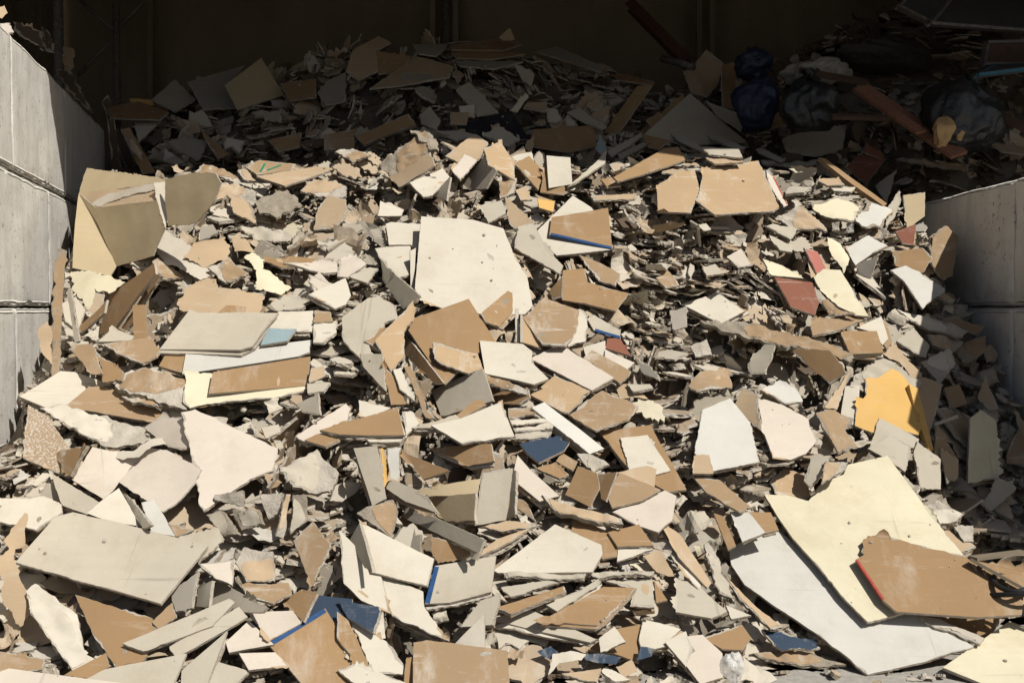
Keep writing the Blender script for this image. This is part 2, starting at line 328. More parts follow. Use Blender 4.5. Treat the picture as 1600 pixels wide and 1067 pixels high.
board;G;0,50;2;4;1420,735 1530,735 1500,775 1425,782 ;greige offcut right of the long clean brown panel;
board;T;10,40;2;4;1440,665 1500,655 1510,700 1432,735 ;tan fold right of the left stack;
board;G;-40,30;1;4;1375,830 1470,785 1482,882 1400,872 ;shaded small board under the right end of the left stack;
# ---- left, below stack
board;C;5,55;0;4;90,800 280,680 350,685 522,745 400,760 300,860 240,862 ;large cream panel by the left wall, half under a brown board;
board;D;0,52;1;4;300,845 420,745 560,770 775,880 740,917 640,907 ;long brown board resting on the large cream panel at left;rest=.016;
slab;W;0,52;3;4;560,790 720,800 735,852 640,832 ;lower layer of the white torn mass at left;
slab;W;0,54;3;4;530,740 580,690 660,675 862,722 850,800 860,845 700,812 600,790 ;white torn plaster mass left of the pale yellow panel;th=.04
board;P;-35,35;2;4;660,940 760,890 850,895 892,1010 860,1042 780,1032 ;shaded pinkish brown board between white slab and pink sheet;
slab;W;5,55;3;4;185,865 270,850 400,880 650,930 692,990 520,1032 480,1022 ;long white torn slab with tan skin below the brown board at left;
board;P;8,48;2;0;283,645 305,640 340,655 400,685 434,700 427,735 390,748 350,775 318,797 310,785 300,715 ;large pink sheet with a torn top standing at left centre;
board;G;10,50;2;4;1210,945 1290,925 1300,962 1230,992 ;small greige fragment right of the large pink sheet;
board;P;0,55;1;4;1370,980 1600,830 1625,850 1600,940 1420,1012 ;pale pink panel left of the brown triangle;
board;B;0,60;0;4;1410,1000 1470,970 1575,1000 1510,1032 ;brown slat below the pale pink panel;
board;S;5,45;2;0;44,632 70,648 122,716 110,748 35,714 ;speckled brown and white board standing at the left edge;
board;B;-60,25;2;7;230,20 400,-10 330,130 300,110 ;shaded brown board between the speckled board and pink fold;
# ---- lower left
leaf;P;-20,48;2;7;670,0 760,10 915,95 880,160 800,250 740,290 540,155 ;pink board folded down its middle standing at lower left;
leaf;P;48,40;1;7;325,140 420,-5 500,15 600,15 670,0 540,155 520,185 470,230 ;;hinge=670:0:540:155
paper;W;0,50;3;4;480,1022 520,1045 600,1050 650,1020 700,995 752,985 768,1012 700,1032 640,1075 560,1078 500,1062 ;grey torn paper curling along the top of the pink folded board;bend=1.2
board;C;0,55;2;7;0,230 200,215 280,255 280,290 165,370 -20,330 ;cream board with a big shadow at the left edge;
board;G;-15,45;1;7;230,110 450,245 395,300 285,260 270,230 ;greige strip sloping above the big greige panel;
board;L;0,48;1;7;640,245 700,228 797,400 690,380 ;white pointed scrap behind the big greige panel;
paper;C;25,42;1;7;395,295 540,180 640,362 500,340 ;folded white triangle above the big greige panel;
board;G;-70,20;2;7;540,170 690,350 650,365 590,280 ;shaded edge board beside the folded white triangle;
board;D;0,50;2;7;760,335 880,370 800,400 ;tan corner peeping out right of the white pointed scrap;
board;G;0,50;2;7;810,400 990,362 1012,420 900,520 850,480 ;grey scuffed board right of the big greige panel;
board;P;10,48;2;7;900,525 1062,508 1055,622 980,592 ;pink scrap with torn rim right of the big greige panel;
slab;W;-10,20;3;7;980,215 1110,195 1105,262 980,235 ;pale shard at the top of the upright broken slabs;
slab;G;-20,25;2;7;930,300 1000,280 1078,390 1012,397 ;leftmost of the upright broken slabs left of centre;th=.03
slab;G;-25,25;2;7;1050,280 1180,290 1195,345 1100,375 ;broad shard in the middle of the upright broken slabs;th=.02
slab;W;-10,20;2;7;1185,210 1280,200 1272,290 1220,322 ;tall pale shard in the upright broken slabs;th=.025
slab;W;30,15;2;7;1250,400 1300,210 1320,210 1285,410 ;thin pale fin with a blue tip among the upright broken slabs;
slab;G;20,15;2;7;1320,390 1330,210 1390,215 1395,330 ;rightmost grey slab of the upright broken slabs;th=.025
slab;W;10,50;3;7;1270,90 1440,10 1540,110 1500,190 1330,180 ;lumpy plaster crusted slab above the upright broken slabs;
slab;T;10,35;3;7;1070,520 1110,450 1240,470 1250,600 1120,610 ;plaster crusted tan board below the upright broken slabs;
board;D;-20,40;2;7;1330,420 1420,330 1500,440 1450,540 1412,622 ;brown piece with white cracks left of the tall cream boards;
board;D;0,55;2;7;1100,620 1310,612 1322,660 1240,702 1130,682 ;scuffed tan board lying in front of the crusted tan board;
board;G;-45,30;0;7;930,745 945,640 985,600 1212,722 1190,745 ;shaded greige board with a white cut edge at left of centre;
board;G;-50,20;1;7;890,720 900,630 960,600 950,720 ;narrow greige board behind the white cut edge board;
board;K;-20,35;2;7;770,660 900,560 870,722 800,742 ;rough grey board standing right of the big greige panel;
board;D;0,45;3;7;690,790 780,700 800,765 720,825 ;little scuffed brown block under the tip of the big greige panel;
board;B;-5,48;2;7;340,665 690,770 685,800 720,822 640,970 530,997 430,862 ;wide brown board under the big greige panel;
slab;C;20,38;2;7;115,645 160,610 350,760 387,930 442,962 330,1007 150,760 ;long white torn board leaning at the lower left;
board;G;0,55;0;7;70,520 250,310 330,290 520,330 945,440 880,520 730,705 560,655 ;big clean greige panel lying at the lower left;
paper;T;20,15;3;7;-10,500 60,440 92,600 135,740 90,812 55,760 20,720 ;torn tan paper strips hanging at the lower left edge;bend=.6
paper;T;40,20;3;7;15,420 110,295 125,312 110,442 60,470 ;pointed tan paper sheet at the left edge;
board;D;0,60;2;7;-20,915 200,955 190,1002 -20,1017 ;scuffed tan board at the bottom left edge;
board;B;0,50;1;7;290,1030 480,930 500,990 400,1045 ;small brown wedge behind the bottom cream panel;
board;G;0,45;1;7;770,900 1085,718 1127,765 800,952 ;lower greige slab of the pair with white cut ends;
board;G;0,48;1;7;555,885 720,820 1040,683 1066,700 965,808 650,922 ;upper greige slab of the pair with white cut ends;rest=.016;th=.022
board;P;10,50;0;7;1085,930 1250,925 1312,987 1130,1007 ;lowest cream pink panel of the three left of the blue taped board;
board;P;5,50;0;7;1025,880 1130,780 1245,892 1040,927 ;middle cream pink panel of the three left of the blue taped board;
board;P;5,50;0;7;1125,745 1330,735 1372,790 1225,872 ;upper cream pink panel of the three left of the blue taped board;
board;B;-30,35;1;7;1285,690 1370,640 1440,660 1380,790 ;shaded brown board behind the blue taped board;
board;U;-10,45;0;7;1440,665 1600,685 1600,780 1380,790 ;dark blue panel in shade behind the blue taped board;
board;B;10,48;0;0;418,1005 508,950 530,985 552,1015 565,1080 500,1095 470,1067 ;brown board with a bright blue taped edge at the bottom;tape=blue0
board;G;0,50;1;7;930,1090 960,960 1132,1012 1060,1090 ;dusty greige board at the bottom with broken cut edges;
board;G;-10,45;0;7;825,1010 1032,830 935,1090 820,1090 ;narrow greige wedge standing at the bottom left;
board;G;0,52;0;7;380,1050 480,1000 847,930 780,1090 380,1090 ;pale greige panel at the bottom, left of the narrow wedge;
board;P;0,60;0;7;-20,1020 40,997 380,1045 600,1070 600,1095 -20,1095 ;cream panel lying along the bottom left corner;
# ---- centre top
board;C;5,42;1;5;215,0 240,-10 380,0 365,120 330,95 230,97 ;cream piece left of the big white board;
board;C;10,38;1;5;380,-35 620,-20 760,20 790,90 815,160 870,240 895,380 860,420 655,420 600,400 470,390 375,350 350,300 ;big white board with long scratches in the upper centre;
board;C;10,25;0;5;328,125 355,112 347,300 330,292 ;thin white strip upright along the left edge of the big white board;
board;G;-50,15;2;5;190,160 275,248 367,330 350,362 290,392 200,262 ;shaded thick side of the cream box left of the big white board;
board;C;0,52;2;5;165,115 330,90 325,232 272,248 190,165 ;top of the cream box left of the big white board;
board;P;0,55;2;5;0,165 80,150 127,190 40,247 -10,240 ;pale slab with a torn edge left of the cream box;
board;G;10,50;2;5;40,240 140,200 182,207 130,272 ;greige slab under the pale torn slab left of the cream box;
board;C;0,50;1;0;838,362 855,345 895,306 925,325 957,390 870,399 853,385 ;cream board beneath the brown blue edged panel;
board;B;5,50;0;0;858,367 862,340 950,325 957,389 ;brown panel with a blue taped front edge in the upper centre;rest=.016;tape=blue3
board;G;0,48;2;5;810,110 830,10 900,-5 960,110 1037,195 1020,232 920,170 ;greige scuffed board right of the big white board;
board;B;5,45;1;5;1035,215 1140,205 1150,270 1340,320 1280,402 1110,362 1035,352 ;brown board with a notched right side right of the big white board;
board;D;0,50;2;5;1110,140 1220,185 1302,230 1280,282 1200,257 ;grey dusty lozenge above the notched brown board;
board;B;-40,25;2;5;970,312 1032,238 1032,342 990,352 ;dark curled brown piece left of the notched brown board;
board;D;5,50;2;5;1465,250 1520,212 1577,282 1510,297 ;little tilted brown tile in the right hand rubble;
board;K;0,45;2;5;1530,400 1610,380 1610,470 1545,492 ;smooth grey slab end in the right hand rubble;
board;G;0,50;2;5;10,430 130,340 180,330 262,380 272,440 210,460 205,482 130,545 150,600 110,642 20,540 ;greenish grey torn board left of the centre browns;
board;G;-30,35;1;5;95,600 200,600 215,772 110,660 ;shaded lower flap of the greenish grey torn board;
board;B;10,45;1;5;115,540 200,480 300,560 200,590 ;short brown board tucked behind the upright scuffed brown one;
board;B;-70,20;1;5;300,600 300,500 480,735 440,740 ;dark shaded brown side under the large square brown board;
board;B;5,46;0;5;295,455 600,347 725,545 640,600 490,740 ;large square brown board in the middle of the heap;
board;F;15,38;2;5;165,545 340,358 347,440 300,500 302,612 240,687 ;upright scuffed brown board left of the large square brown one;
board;B;25,40;1;5;655,415 780,310 802,320 805,400 740,477 680,455 ;brown triangular piece standing against the big white board;
board;C;0,20;0;5;815,390 832,390 834,547 815,545 ;left thin fin standing below the big white board;
board;G;5,20;0;5;838,420 850,420 852,548 838,548 ;right thin fin standing below the big white board;
board;F;5,45;1;5;848,430 920,500 935,575 850,548 ;white board under the six sided brown board;
board;C;5,45;2;5;1050,570 1090,400 1115,393 1152,420 1142,545 ;white torn rim at the right of the six sided brown board;
board;D;5,50;2;5;850,430 950,340 1112,402 1100,490 1050,567 940,557 900,500 ;six sided brown board with white scratches right of centre;
board;G;5,50;2;5;1145,440 1180,420 1302,490 1302,532 1180,492 ;grey slab with a blue line along its lower edge;tape=blue3
board;R;0,45;1;5;1235,575 1240,530 1300,528 1352,612 ;dark red painted corner in the hollow right of centre;
board;C;0,45;1;5;1130,572 1232,540 1235,612 1140,610 ;small white board behind the scratched little brown board;
board;P;5,52;1;5;1232,580 1368,642 1320,685 1230,620 ;pink cream board tucked behind the scratched little brown board;
board;B;-40,30;1;5;690,735 870,760 880,800 840,835 720,830 ;shaded brown board under the clean cream panel at centre;
board;F;10,45;2;5;435,545 640,600 667,670 600,692 470,645 440,622 ;torn scuffed brown board in front of the large square brown one;
slab;W;0,50;2;5;680,700 880,765 870,785 690,735 ;white slab edge just under the clean cream panel at centre;
board;C;5,52;0;5;650,540 850,555 895,590 890,640 970,717 900,742 675,692 ;clean cream panel at the centre of the heap;
board;D;-5,50;1;5;1130,620 1170,585 1352,680 1300,737 ;scratched little brown board right of the long cream board;
board;P;0,54;1;5;885,625 1020,552 1272,712 1170,772 1000,682 ;long cream board with a knot hole right of centre;
board;F;-5,50;1;5;885,790 1000,700 1162,770 1060,872 1020,862 ;heavily scratched brown board below the long cream board;
board;D;0,30;2;5;300,660 330,655 440,900 400,892 ;narrow brown batten like strip in the centre left hollow;
board;C;20,30;2;5;250,672 285,662 352,822 280,765 ;narrow white strip in the centre left hollow;
board;B;15,30;1;5;208,650 240,688 312,832 240,837 ;narrow brown strip with a blue lower end in the centre left hollow;
board;G;-45,35;0;5;425,767 665,668 712,817 490,887 470,887 ;shaded greige panel standing at the centre of the heap;
board;B;5,48;1;5;520,905 630,812 705,822 570,900 ;brown corner behind the cream kite shaped board;
board;G;0,50;1;5;335,942 540,880 560,900 430,945 ;greige sliver left of the cream kite shaped board;
board;C;10,45;1;5;290,868 340,870 372,922 310,977 ;small white scrap right of the brown triangle;
board;C;5,50;1;5;90,815 240,850 150,895 95,890 ;white wedge behind the brown triangle;
board;C;0,60;1;5;105,975 315,980 280,1008 140,1008 ;white slab directly under the brown triangle;
board;B;0,56;0;5;-90,955 270,848 302,977 110,977 0,975 ;brown triangle pointing left at the centre left;
board;D;0,55;2;5;780,850 890,845 905,875 785,897 ;top sheet of the small layered stack beside the white beam;
board;C;0,57;2;5;790,908 960,898 962,917 800,932 ;second sheet of the small layered stack beside the white beam;
board;C;0,57;2;5;805,942 980,930 985,947 815,962 ;third sheet of the small layered stack beside the white beam;
board;G;0,57;2;5;815,972 985,958 960,987 815,997 ;bottom sheet of the small layered stack beside the white beam;
board;C;0,54;1;5;425,932 560,900 755,818 775,890 812,982 570,1017 ;cream kite shaped board below the shaded greige panel;
board;U;0,55;0;0;812,693 860,682 890,690 882,703 842,723 822,707 ;blue flecked panel under the white beam;
board;L;30,45;0;5;890,850 950,823 1227,1040 1160,1064 ;long narrow white beam slanting right of centre;th=.03
board;D;0,54;2;5;1060,880 1210,765 1387,840 1340,902 1190,957 ;grey scratched board right of the white beam;
paper;T;0,40;3;5;1280,735 1335,735 1432,800 1300,802 ;curled tan paper above the grey scratched board;bend=1.2
board;G;0,60;2;5;1330,740 1440,740 1455,762 1360,772 ;small level slab above the grey scratched board;
board;K;-30,35;2;5;1360,600 1470,690 1482,722 1400,685 ;dark curved slab right of the scratched little brown board;
board;B;0,50;1;0;937,674 1016,663 1073,765 1043,769 985,737 ;brown board framing a smaller white panel right of centre;
board;C;0,50;1;0;969,684 1012,679 1048,735 1025,742 985,742 ;white panel lying on the framing brown board;rest=.016;
# ---- right middle
board;G;10,45;2;6;405,10 440,0 552,20 520,72 ;tan scrap at the top of the right hand rubble;
board;G;15,45;2;6;420,50 530,100 528,132 470,122 ;grey scrap below the tan scrap in the right hand rubble;
board;P;5,50;2;6;225,150 290,115 345,190 280,202 ;pale scrap in the middle of the right hand rubble;
board;G;5,50;2;6;110,200 170,185 212,230 130,242 ;greige scrap left in the right hand rubble;
board;Y;10,45;1;6;390,160 480,190 582,250 430,237 ;striped tan board above the red tile;
paper;T;15,35;2;6;600,150 700,190 690,230 610,255 ;tan backing of the pinkish red scrap;
board;Q;20,40;2;6;583,108 645,130 682,200 642,232 ;pinkish red painted scrap above the pale yellow wedge;
paper;Y;15,30;3;6;690,60 760,80 792,160 770,225 710,130 ;curled yellowish paper left of the white box;bend=1.5
board;K;-30,10;3;6;820,190 925,150 890,252 830,232 ;rough front of the white box at right;
board;L;15,50;1;6;775,110 880,52 970,100 900,132 820,192 ;white box top in the upper right rubble;
board;R;10,15;1;6;1005,35 1100,0 1092,97 1040,92 ;dark red block in the shade by the right wall;
board;B;-10,30;2;6;990,130 1130,110 1182,160 1120,232 1000,192 ;brown board in the shade below the dark red block;
board;D;25,12;3;6;1170,60 1240,10 1292,60 1272,240 1232,262 1180,192 ;torn brown board standing against the right wall;
board;L;10,45;2;6;980,215 1050,195 1222,280 1222,312 1130,392 1040,262 ;grey white torn board half shaded near the right wall;
board;R;0,45;1;6;445,245 620,270 652,360 630,420 520,382 ;brick red square tile board in the right hand rubble;
slab;W;-20,30;3;6;630,285 720,385 830,425 700,425 640,350 ;crumbled underside of the pale yellow wedge;
board;Y;0,48;1;6;620,235 660,210 750,212 780,260 882,427 830,422 740,382 650,292 ;pale yellow wedge board right of the brick red tile;
board;D;0,55;2;6;610,472 640,435 850,420 862,440 700,502 620,517 ;long brown board below the pale yellow wedge;
board;C;0,50;1;6;15,370 180,318 312,402 195,462 ;clean white tile lying on the right hand rubble;
slab;D;-5,50;3;6;100,445 300,440 560,510 740,570 802,612 790,652 600,582 400,542 230,492 ;long torn slab bridging the right hand rubble;th=.025
board;B;-35,15;2;6;510,570 700,585 760,650 772,690 700,742 640,692 ;shaded brown board hanging under the long torn slab;
board;C;5,45;0;6;815,480 940,428 972,530 945,560 900,500 ;cream board behind the small clean brown rectangle;
board;B;5,42;0;6;750,495 920,493 950,597 795,602 ;small clean brown rectangle at right;
board;G;0,45;2;6;1010,540 1090,475 1162,560 1150,612 1090,592 ;greige rounded piece crossed by a shadow at right;
paper;T;0,40;3;6;950,590 1010,540 1060,620 1132,692 1110,732 1030,642 ;tan curled sheet above the orange painted board;bend=.8
slab;W;0,55;2;6;1010,400 1200,440 1335,510 1300,532 1150,482 ;upper thin slab of the shaded stack by the right wall;
slab;D;0,58;2;6;1200,430 1422,470 1390,512 1250,472 ;brown slab on the shaded stack by the right wall;
slab;W;0,55;2;6;1150,520 1322,540 1280,582 1180,560 ;lower slab of the shaded stack by the right wall;
slab;D;0,40;3;6;1280,590 1330,540 1422,520 1422,590 1330,642 ;brown lump in the shade below the shaded stack;
slab;W;10,40;3;6;1120,640 1250,580 1282,650 1210,742 ;grey broken chunk in the shade right of the orange board;th=.05
board;T;10,40;2;6;1115,700 1225,740 1200,850 1160,985 1105,880 ;tan board right of the orange painted board;
board;D;0,30;3;6;1230,760 1300,740 1332,820 1260,852 ;square grey brown piece in the shade at far right;
board;T;-20,25;2;6;1385,805 1420,700 1482,850 1440,862 ;upright tan piece in the shade at far right;
board;Y;15,15;1;6;1340,1200 1350,900 1400,860 1472,910 1475,1180 ;upright yellowish board in the shade by the right wall;
board;D;10,25;2;6;1185,1060 1200,930 1292,1080 1230,1120 ;brown grey upright piece in the shade right of the orange stick;
board;T;-20,20;2;6;1555,860 1610,930 1610,1010 1580,960 ;tan sliver standing at the right frame edge;
board;D;-10,35;2;6;1520,1100 1540,1000 1580,940 1610,1000 1610,1120 ;brown curled board in the shade at the right frame edge;
board;D;10,45;2;6;50,740 100,680 240,665 252,757 90,767 ;curved tan tile with a white edge left of the right hand hollow;bend=1.2
board;G;-40,30;2;6;320,650 400,555 447,560 400,692 335,695 ;shaded upright grey piece in the right hand hollow;
slab;W;0,45;2;6;55,570 130,535 157,600 80,612 ;small pale triangle scrap in the crumbly rubble at right;
board;T;20,30;2;6;675,850 760,730 802,670 765,765 732,862 ;narrow tan board left of the orange painted board;
slab;W;0,45;3;6;790,760 830,690 930,620 1000,640 1122,740 1110,790 1000,820 ;grey plaster behind the orange paint;
board;C;-5,42;0;6;750,892 772,750 840,745 830,945 ;white margin left of the orange paint;
board;O;0,43;2;6;818,930 828,830 870,790 865,715 930,705 985,665 1020,680 1060,720 1090,760 1112,977 1000,960 910,967 ;orange yellow painted board with a torn top at right;
plank;O;20,35;0;6;1068,742 1110,760 1182,1040 1165,1064 1090,830 ;orange stick along the right side of the orange board;th=.03
board;G;0,45;2;6;880,1062 930,895 1040,950 1117,990 1100,1062 ;pinkish grey torn sheet overlapping the orange board;
board;D;5,45;3;6;635,880 690,860 812,900 770,950 832,1032 740,1062 ;grey brown torn sheet left of the white margin;
board;L;15,40;2;6;380,770 460,730 540,745 577,820 500,832 ;white shiny piece behind the pink curved sheet at right;
board;L;8,42;1;0;1085,708 1097,640 1141,622 1172,660 1187,722 1115,736 ;big cool white board standing right of centre;
board;T;-35,30;2;6;258,842 295,745 367,790 382,955 340,922 ;tan folded edge of the pink curved sheet at right;
board;P;8,45;1;6;368,795 490,840 600,900 642,1000 590,1062 520,1090 440,1080 395,960 ;pink curved sheet standing right of the big cool white board;bend=.3
# ---- right bottom
board;G;0,45;2;9;860,0 960,-60 1055,-10 1032,105 960,60 ;pale board with a shaded end under the pinkish grey torn sheet;
board;G;15,20;2;9;1070,20 1085,-30 1190,50 1192,187 1100,182 ;upright greige board crossed by the wall shadow;
board;T;0,25;2;9;1190,0 1272,50 1270,132 1220,162 ;tan upright flake in the shade beside the greige upright board;
board;G;0,40;2;9;1375,252 1440,160 1520,145 1537,182 1420,287 ;grey slab lying in the shade at the right edge;
board;T;0,45;1;9;70,35 140,30 160,115 65,117 ;small bent tan card left of the tan scuffed boards;
board;D;0,50;2;9;60,120 190,145 332,270 280,292 130,202 ;tan torn board pointing right above the big white sheets;
board;G;-25,35;2;9;570,150 610,30 692,30 660,110 600,182 ;grey bent piece behind the top of the pale yellow board;
board;F;0,50;2;9;415,150 480,90 572,110 602,222 520,240 440,205 ;smeared tan scrap at the top left of the pale yellow board;
slab;W;0,50;2;9;650,160 665,60 770,60 745,105 ;pale stony scrap at the top of the pale yellow board;
board;B;5,48;1;9;320,290 420,290 457,372 395,385 ;brown shaded triangle beside the cool white sheet;
board;L;0,48;1;9;235,290 320,290 395,382 290,425 ;small white board above the cool white sheet;
board;B;-10,45;1;9;160,295 205,310 262,442 225,460 ;brown grooved strip at the left of the small white board;
slab;W;0,60;3;9;1130,265 1180,245 1292,300 1270,332 1190,337 ;white round plaster chunk right of the pale yellow board;th=.06
board;T;0,60;2;9;1165,340 1230,350 1352,447 1280,472 ;tan sheet right of the pale yellow board;
slab;W;0,55;3;9;1245,360 1340,350 1342,422 1300,420 ;white chip on the tan sheet right of the pale yellow board;
board;L;-5,55;1;9;230,460 290,420 455,375 860,700 1100,745 1342,900 1130,965 860,1027 640,850 440,720 300,620 240,530 ;very large cool white sheet lying at lower right
board;Y;-5,55;1;9;390,210 500,215 590,240 650,160 750,120 770,75 950,35 1140,290 1300,490 1230,610 1020,750 860,790 760,690 620,520 520,410 450,310 ;very large pale yellow sheet lying at lower right;rest=.05;
board;B;-5,56;2;9;1180,765 1480,780 1395,862 1250,830 ;brown sheet end under the wide brown board at lower right;
board;W;-5,55;2;9;1100,760 1180,770 1392,862 1370,887 1130,792 ;white slab edge on the very large cool white sheet;
board;B;-3,56;2;9;830,470 860,400 950,400 1150,460 1340,500 1340,530 850,500 ;upper torn brown layer of the wide brown boards at lower right;rest=.02;
board;B;-3,56;0;9;805,505 850,480 1330,505 1580,560 1560,755 1360,767 990,742 930,692 ;wide brown board with a red edge strip at lower right;rest=.02;tape=red7
board;Y;0,70;0;0;1473,1042 1577,970 1660,1000 1660,1100 1545,1072 ;pale yellow board lying on the floor at the bottom right corner;
board;B;5,50;1;9;110,860 290,800 332,860 290,917 200,912 ;shaded brown board left of the blue dusty piece;
board;U;0,60;2;9;380,820 470,830 645,902 470,917 430,892 ;blue dusty piece left of the big white sheet;
slab;D;0,62;2;9;320,940 560,920 765,975 640,987 400,967 ;thin slab on the floor below the blue dusty piece;
board;T;15,45;1;0;1033,813 1065,838 1112,910 1105,918 1060,870 ;bright peach board edge left of the big white sheet;
slab;W;10,45;3;9;115,440 150,455 262,692 190,652 120,500 ;white torn strip beside the bright peach board;
slab;W;5,50;2;9;190,570 330,700 482,800 420,817 300,722 ;pale slab edge running down towards the blue dusty piece;
board;G;0,54;1;9;-10,590 80,610 222,740 150,772 -10,742 ;grey beige board left of the pale slab edge;
board;C;0,55;1;9;215,712 332,760 240,775 ;small white corner right of the grey beige board;
board;P;0,55;1;9;-10,860 110,845 200,930 202,1040 100,1070 -10,930 ;cream rounded board beside the plastic bag;
# ---- centre bottom
board;B;-30,35;1;8;400,0 690,-20 705,60 590,80 ;dark brown shaded board under the cream kite shaped board;
board;B;-35,30;1;8;280,0 320,30 500,100 380,142 ;dark brown shaded slope left of the curved greige pair;
board;G;-10,20;0;8;65,0 170,-10 212,230 150,262 ;tall greige board upright left of the curved greige pair;
board;O;10,20;1;8;178,0 200,0 220,150 205,180 ;narrow ochre edge beside the tall greige board;
board;L;5,20;3;8;215,0 280,-5 272,150 230,142 ;white torn upright piece left of the curved greige pair;
board;B;0,50;2;8;895,90 985,60 1045,122 1000,137 ;brown flat piece right of the pink pointed board;
board;D;0,45;1;8;985,60 1010,20 1082,60 1060,102 ;dusty brown square above the brown box;
slab;W;0,50;2;8;1080,30 1140,25 1228,75 1150,107 ;white lumpy scrap above the brown box;
board;T;5,45;1;8;1260,110 1400,80 1442,95 1432,185 1330,150 ;tan cardboard piece behind the dusty tan piece;
board;B;-40,25;1;8;1170,120 1262,108 1212,242 1190,230 ;brown shaded strip between the box and the dusty tan piece;
board;B;-20,30;1;8;1025,210 1085,80 1172,115 1182,180 1140,267 ;brown box like board right of the pink pointed board;
board;D;0,45;1;8;1215,212 1275,112 1462,190 1370,240 1240,272 ;dusty tan piece with a cut top right of the brown box;
board;P;0,50;1;8;1240,290 1480,190 1532,215 1512,330 1480,352 1450,382 1350,350 ;large peach cream board below the dusty tan piece;
board;D;-15,35;2;8;785,205 850,250 892,332 800,272 ;grey brown strip under the pink pointed board;
board;P;5,42;0;8;785,140 810,30 870,100 1000,217 910,242 ;pink pointed board standing at the lower centre;
slab;W;0,50;2;8;920,210 1000,240 1282,320 1292,347 1110,330 980,282 ;long slab with a crumbling white edge at lower centre;th=.03
board;M;-50,20;1;8;400,222 620,205 617,330 480,332 ;dark inside of the curved greige pair;
board;M;-10,30;1;8;330,187 450,170 640,130 622,212 400,217 ;upper curved flap of the curved greige pair;bend=1.0
board;G;-30,25;1;8;210,180 225,135 340,185 400,225 442,292 300,242 ;lower curved greige flap left of the upright greige box;bend=.8
board;T;0,50;2;8;640,357 760,330 922,345 740,377 ;torn tan flap at the foot of the upright greige box;
board;G;-60,15;1;8;752,327 785,95 802,110 800,300 ;shaded side of the upright greige box;
board;G;0,22;1;8;615,352 650,110 790,90 757,327 ;face of the upright greige box at lower centre;
board;B;-20,35;2;8;420,400 560,440 622,480 450,522 425,490 ;dark brown rounded board under the long greige board;
board;G;-50,20;0;8;290,315 310,258 657,415 632,477 ;long shaded greige board at lower centre;
board;T;0,50;1;8;580,517 720,410 872,360 780,422 ;thin tan board slanting across below the upright greige box;
slab;D;10,42;2;8;80,290 150,260 247,230 267,280 235,412 190,372 ;half white half brown chunk above the cream board with a brown rim;
board;C;0,48;1;8;0,370 70,440 190,570 232,747 100,690 20,612 ;cream board left of the cream board with a brown rim;
board;G;-60,15;1;8;45,420 90,340 150,560 110,540 ;shaded edge board between the two tall cream boards;
board;C;5,48;1;8;95,335 240,410 432,500 402,627 145,562 ;cream board with a brown torn rim and a jagged shadow;
board;C;0,48;1;8;185,570 380,650 387,720 497,877 240,762 ;narrow cream board below the brown rimmed cream board;
board;W;0,52;2;8;390,720 500,700 690,640 692,672 400,732 ;second layer under the blue edged greige panel;
board;G;-5,50;0;8;390,707 435,535 712,490 690,652 500,702 ;greige panel with a blue left edge at lower centre;tape=blue0
board;B;5,48;1;8;1055,380 1065,315 1262,390 1262,492 1195,502 1190,440 ;brown panel right of the big pale triangle;
board;C;0,52;1;8;1262,515 1265,450 1425,458 1340,490 ;white panel under the brown trapezium;
board;B;0,50;0;8;1220,380 1362,345 1428,440 1265,447 ;brown trapezium right of the big pale triangle;
slab;W;0,58;2;8;1120,580 1290,565 1430,565 1420,585 1200,592 ;long thin slab right below the big pale triangle;
board;G;0,45;1;8;1190,600 1420,590 1432,722 1320,717 1340,640 ;greige board beyond the stacked brown board;
board;B;0,45;1;8;1430,600 1492,690 1440,702 ;little brown triangle right of the greige board;
paper;T;0,40;3;8;1380,490 1460,460 1522,580 1440,562 ;torn curled paper right of the white panel under the trapezium;bend=1.2
slab;W;0,56;2;8;745,580 1125,560 1110,592 760,605 ;torn slab directly under the big pale triangle;
board;C;0,56;0;8;700,553 980,345 1190,440 1197,480 1150,562 720,564 ;big pale triangle panel at lower centre;
board;G;-10,50;1;8;735,632 940,600 1000,610 780,677 ;dark grey slab end under the torn slab at lower centre;
board;G;-20,42;1;8;550,812 640,690 730,660 700,802 ;shaded greige board behind the upright pale triangle;
board;G;-5,50;0;8;680,772 870,730 950,770 1170,868 1140,882 900,830 ;long shaded greige board under the brown stack;
board;B;0,55;1;8;715,722 1020,625 1032,650 850,722 780,752 ;brown beam like board with a crumbled end at lower centre;th=.025
board;G;0,52;1;8;940,712 1100,640 1182,590 1172,622 990,742 ;narrow greige board between brown beam and brown stack;
board;B;0,58;0;8;910,800 1200,650 1350,650 1215,790 1165,822 ;lower brown board of the brown stack at lower centre;
board;B;0,58;1;8;910,785 1200,630 1352,635 1215,770 1170,802 ;top brown board of the brown stack at lower centre;rest=.016;
board;B;5,45;0;8;1130,912 1260,820 1387,795 1362,972 1250,932 ;plain brown board right below the brown stack;
board;C;0,48;1;8;1180,862 1250,810 1302,880 1190,922 ;white piece on the plain brown board below the stack;
board;C;0,48;1;8;1360,870 1380,775 1552,820 1480,902 1370,922 ;cream board at the bottom right of centre;
board;C;-5,48;1;8;1480,880 1575,830 1600,900 1575,992 ;cream board corner left of the rounded cream board;
board;C;-10,25;0;8;520,892 660,750 662,912 ;upright pale triangle at the bottom centre;
board;U;-5,40;1;8;-5,690 180,720 192,740 160,842 40,772 ;dark blue box lying behind the bottom brown strip;
slab;C;30,15;1;8;160,832 200,740 212,862 170,870 ;white stacked edges right of the dark blue box;
board;B;10,42;1;8;-10,740 40,780 152,1020 130,1042 -10,860 ;long brown strip pointing down at the bottom;
board;C;5,48;2;8;50,780 210,870 250,910 322,1030 160,1027 ;cream board crusted with plaster at the bottom;
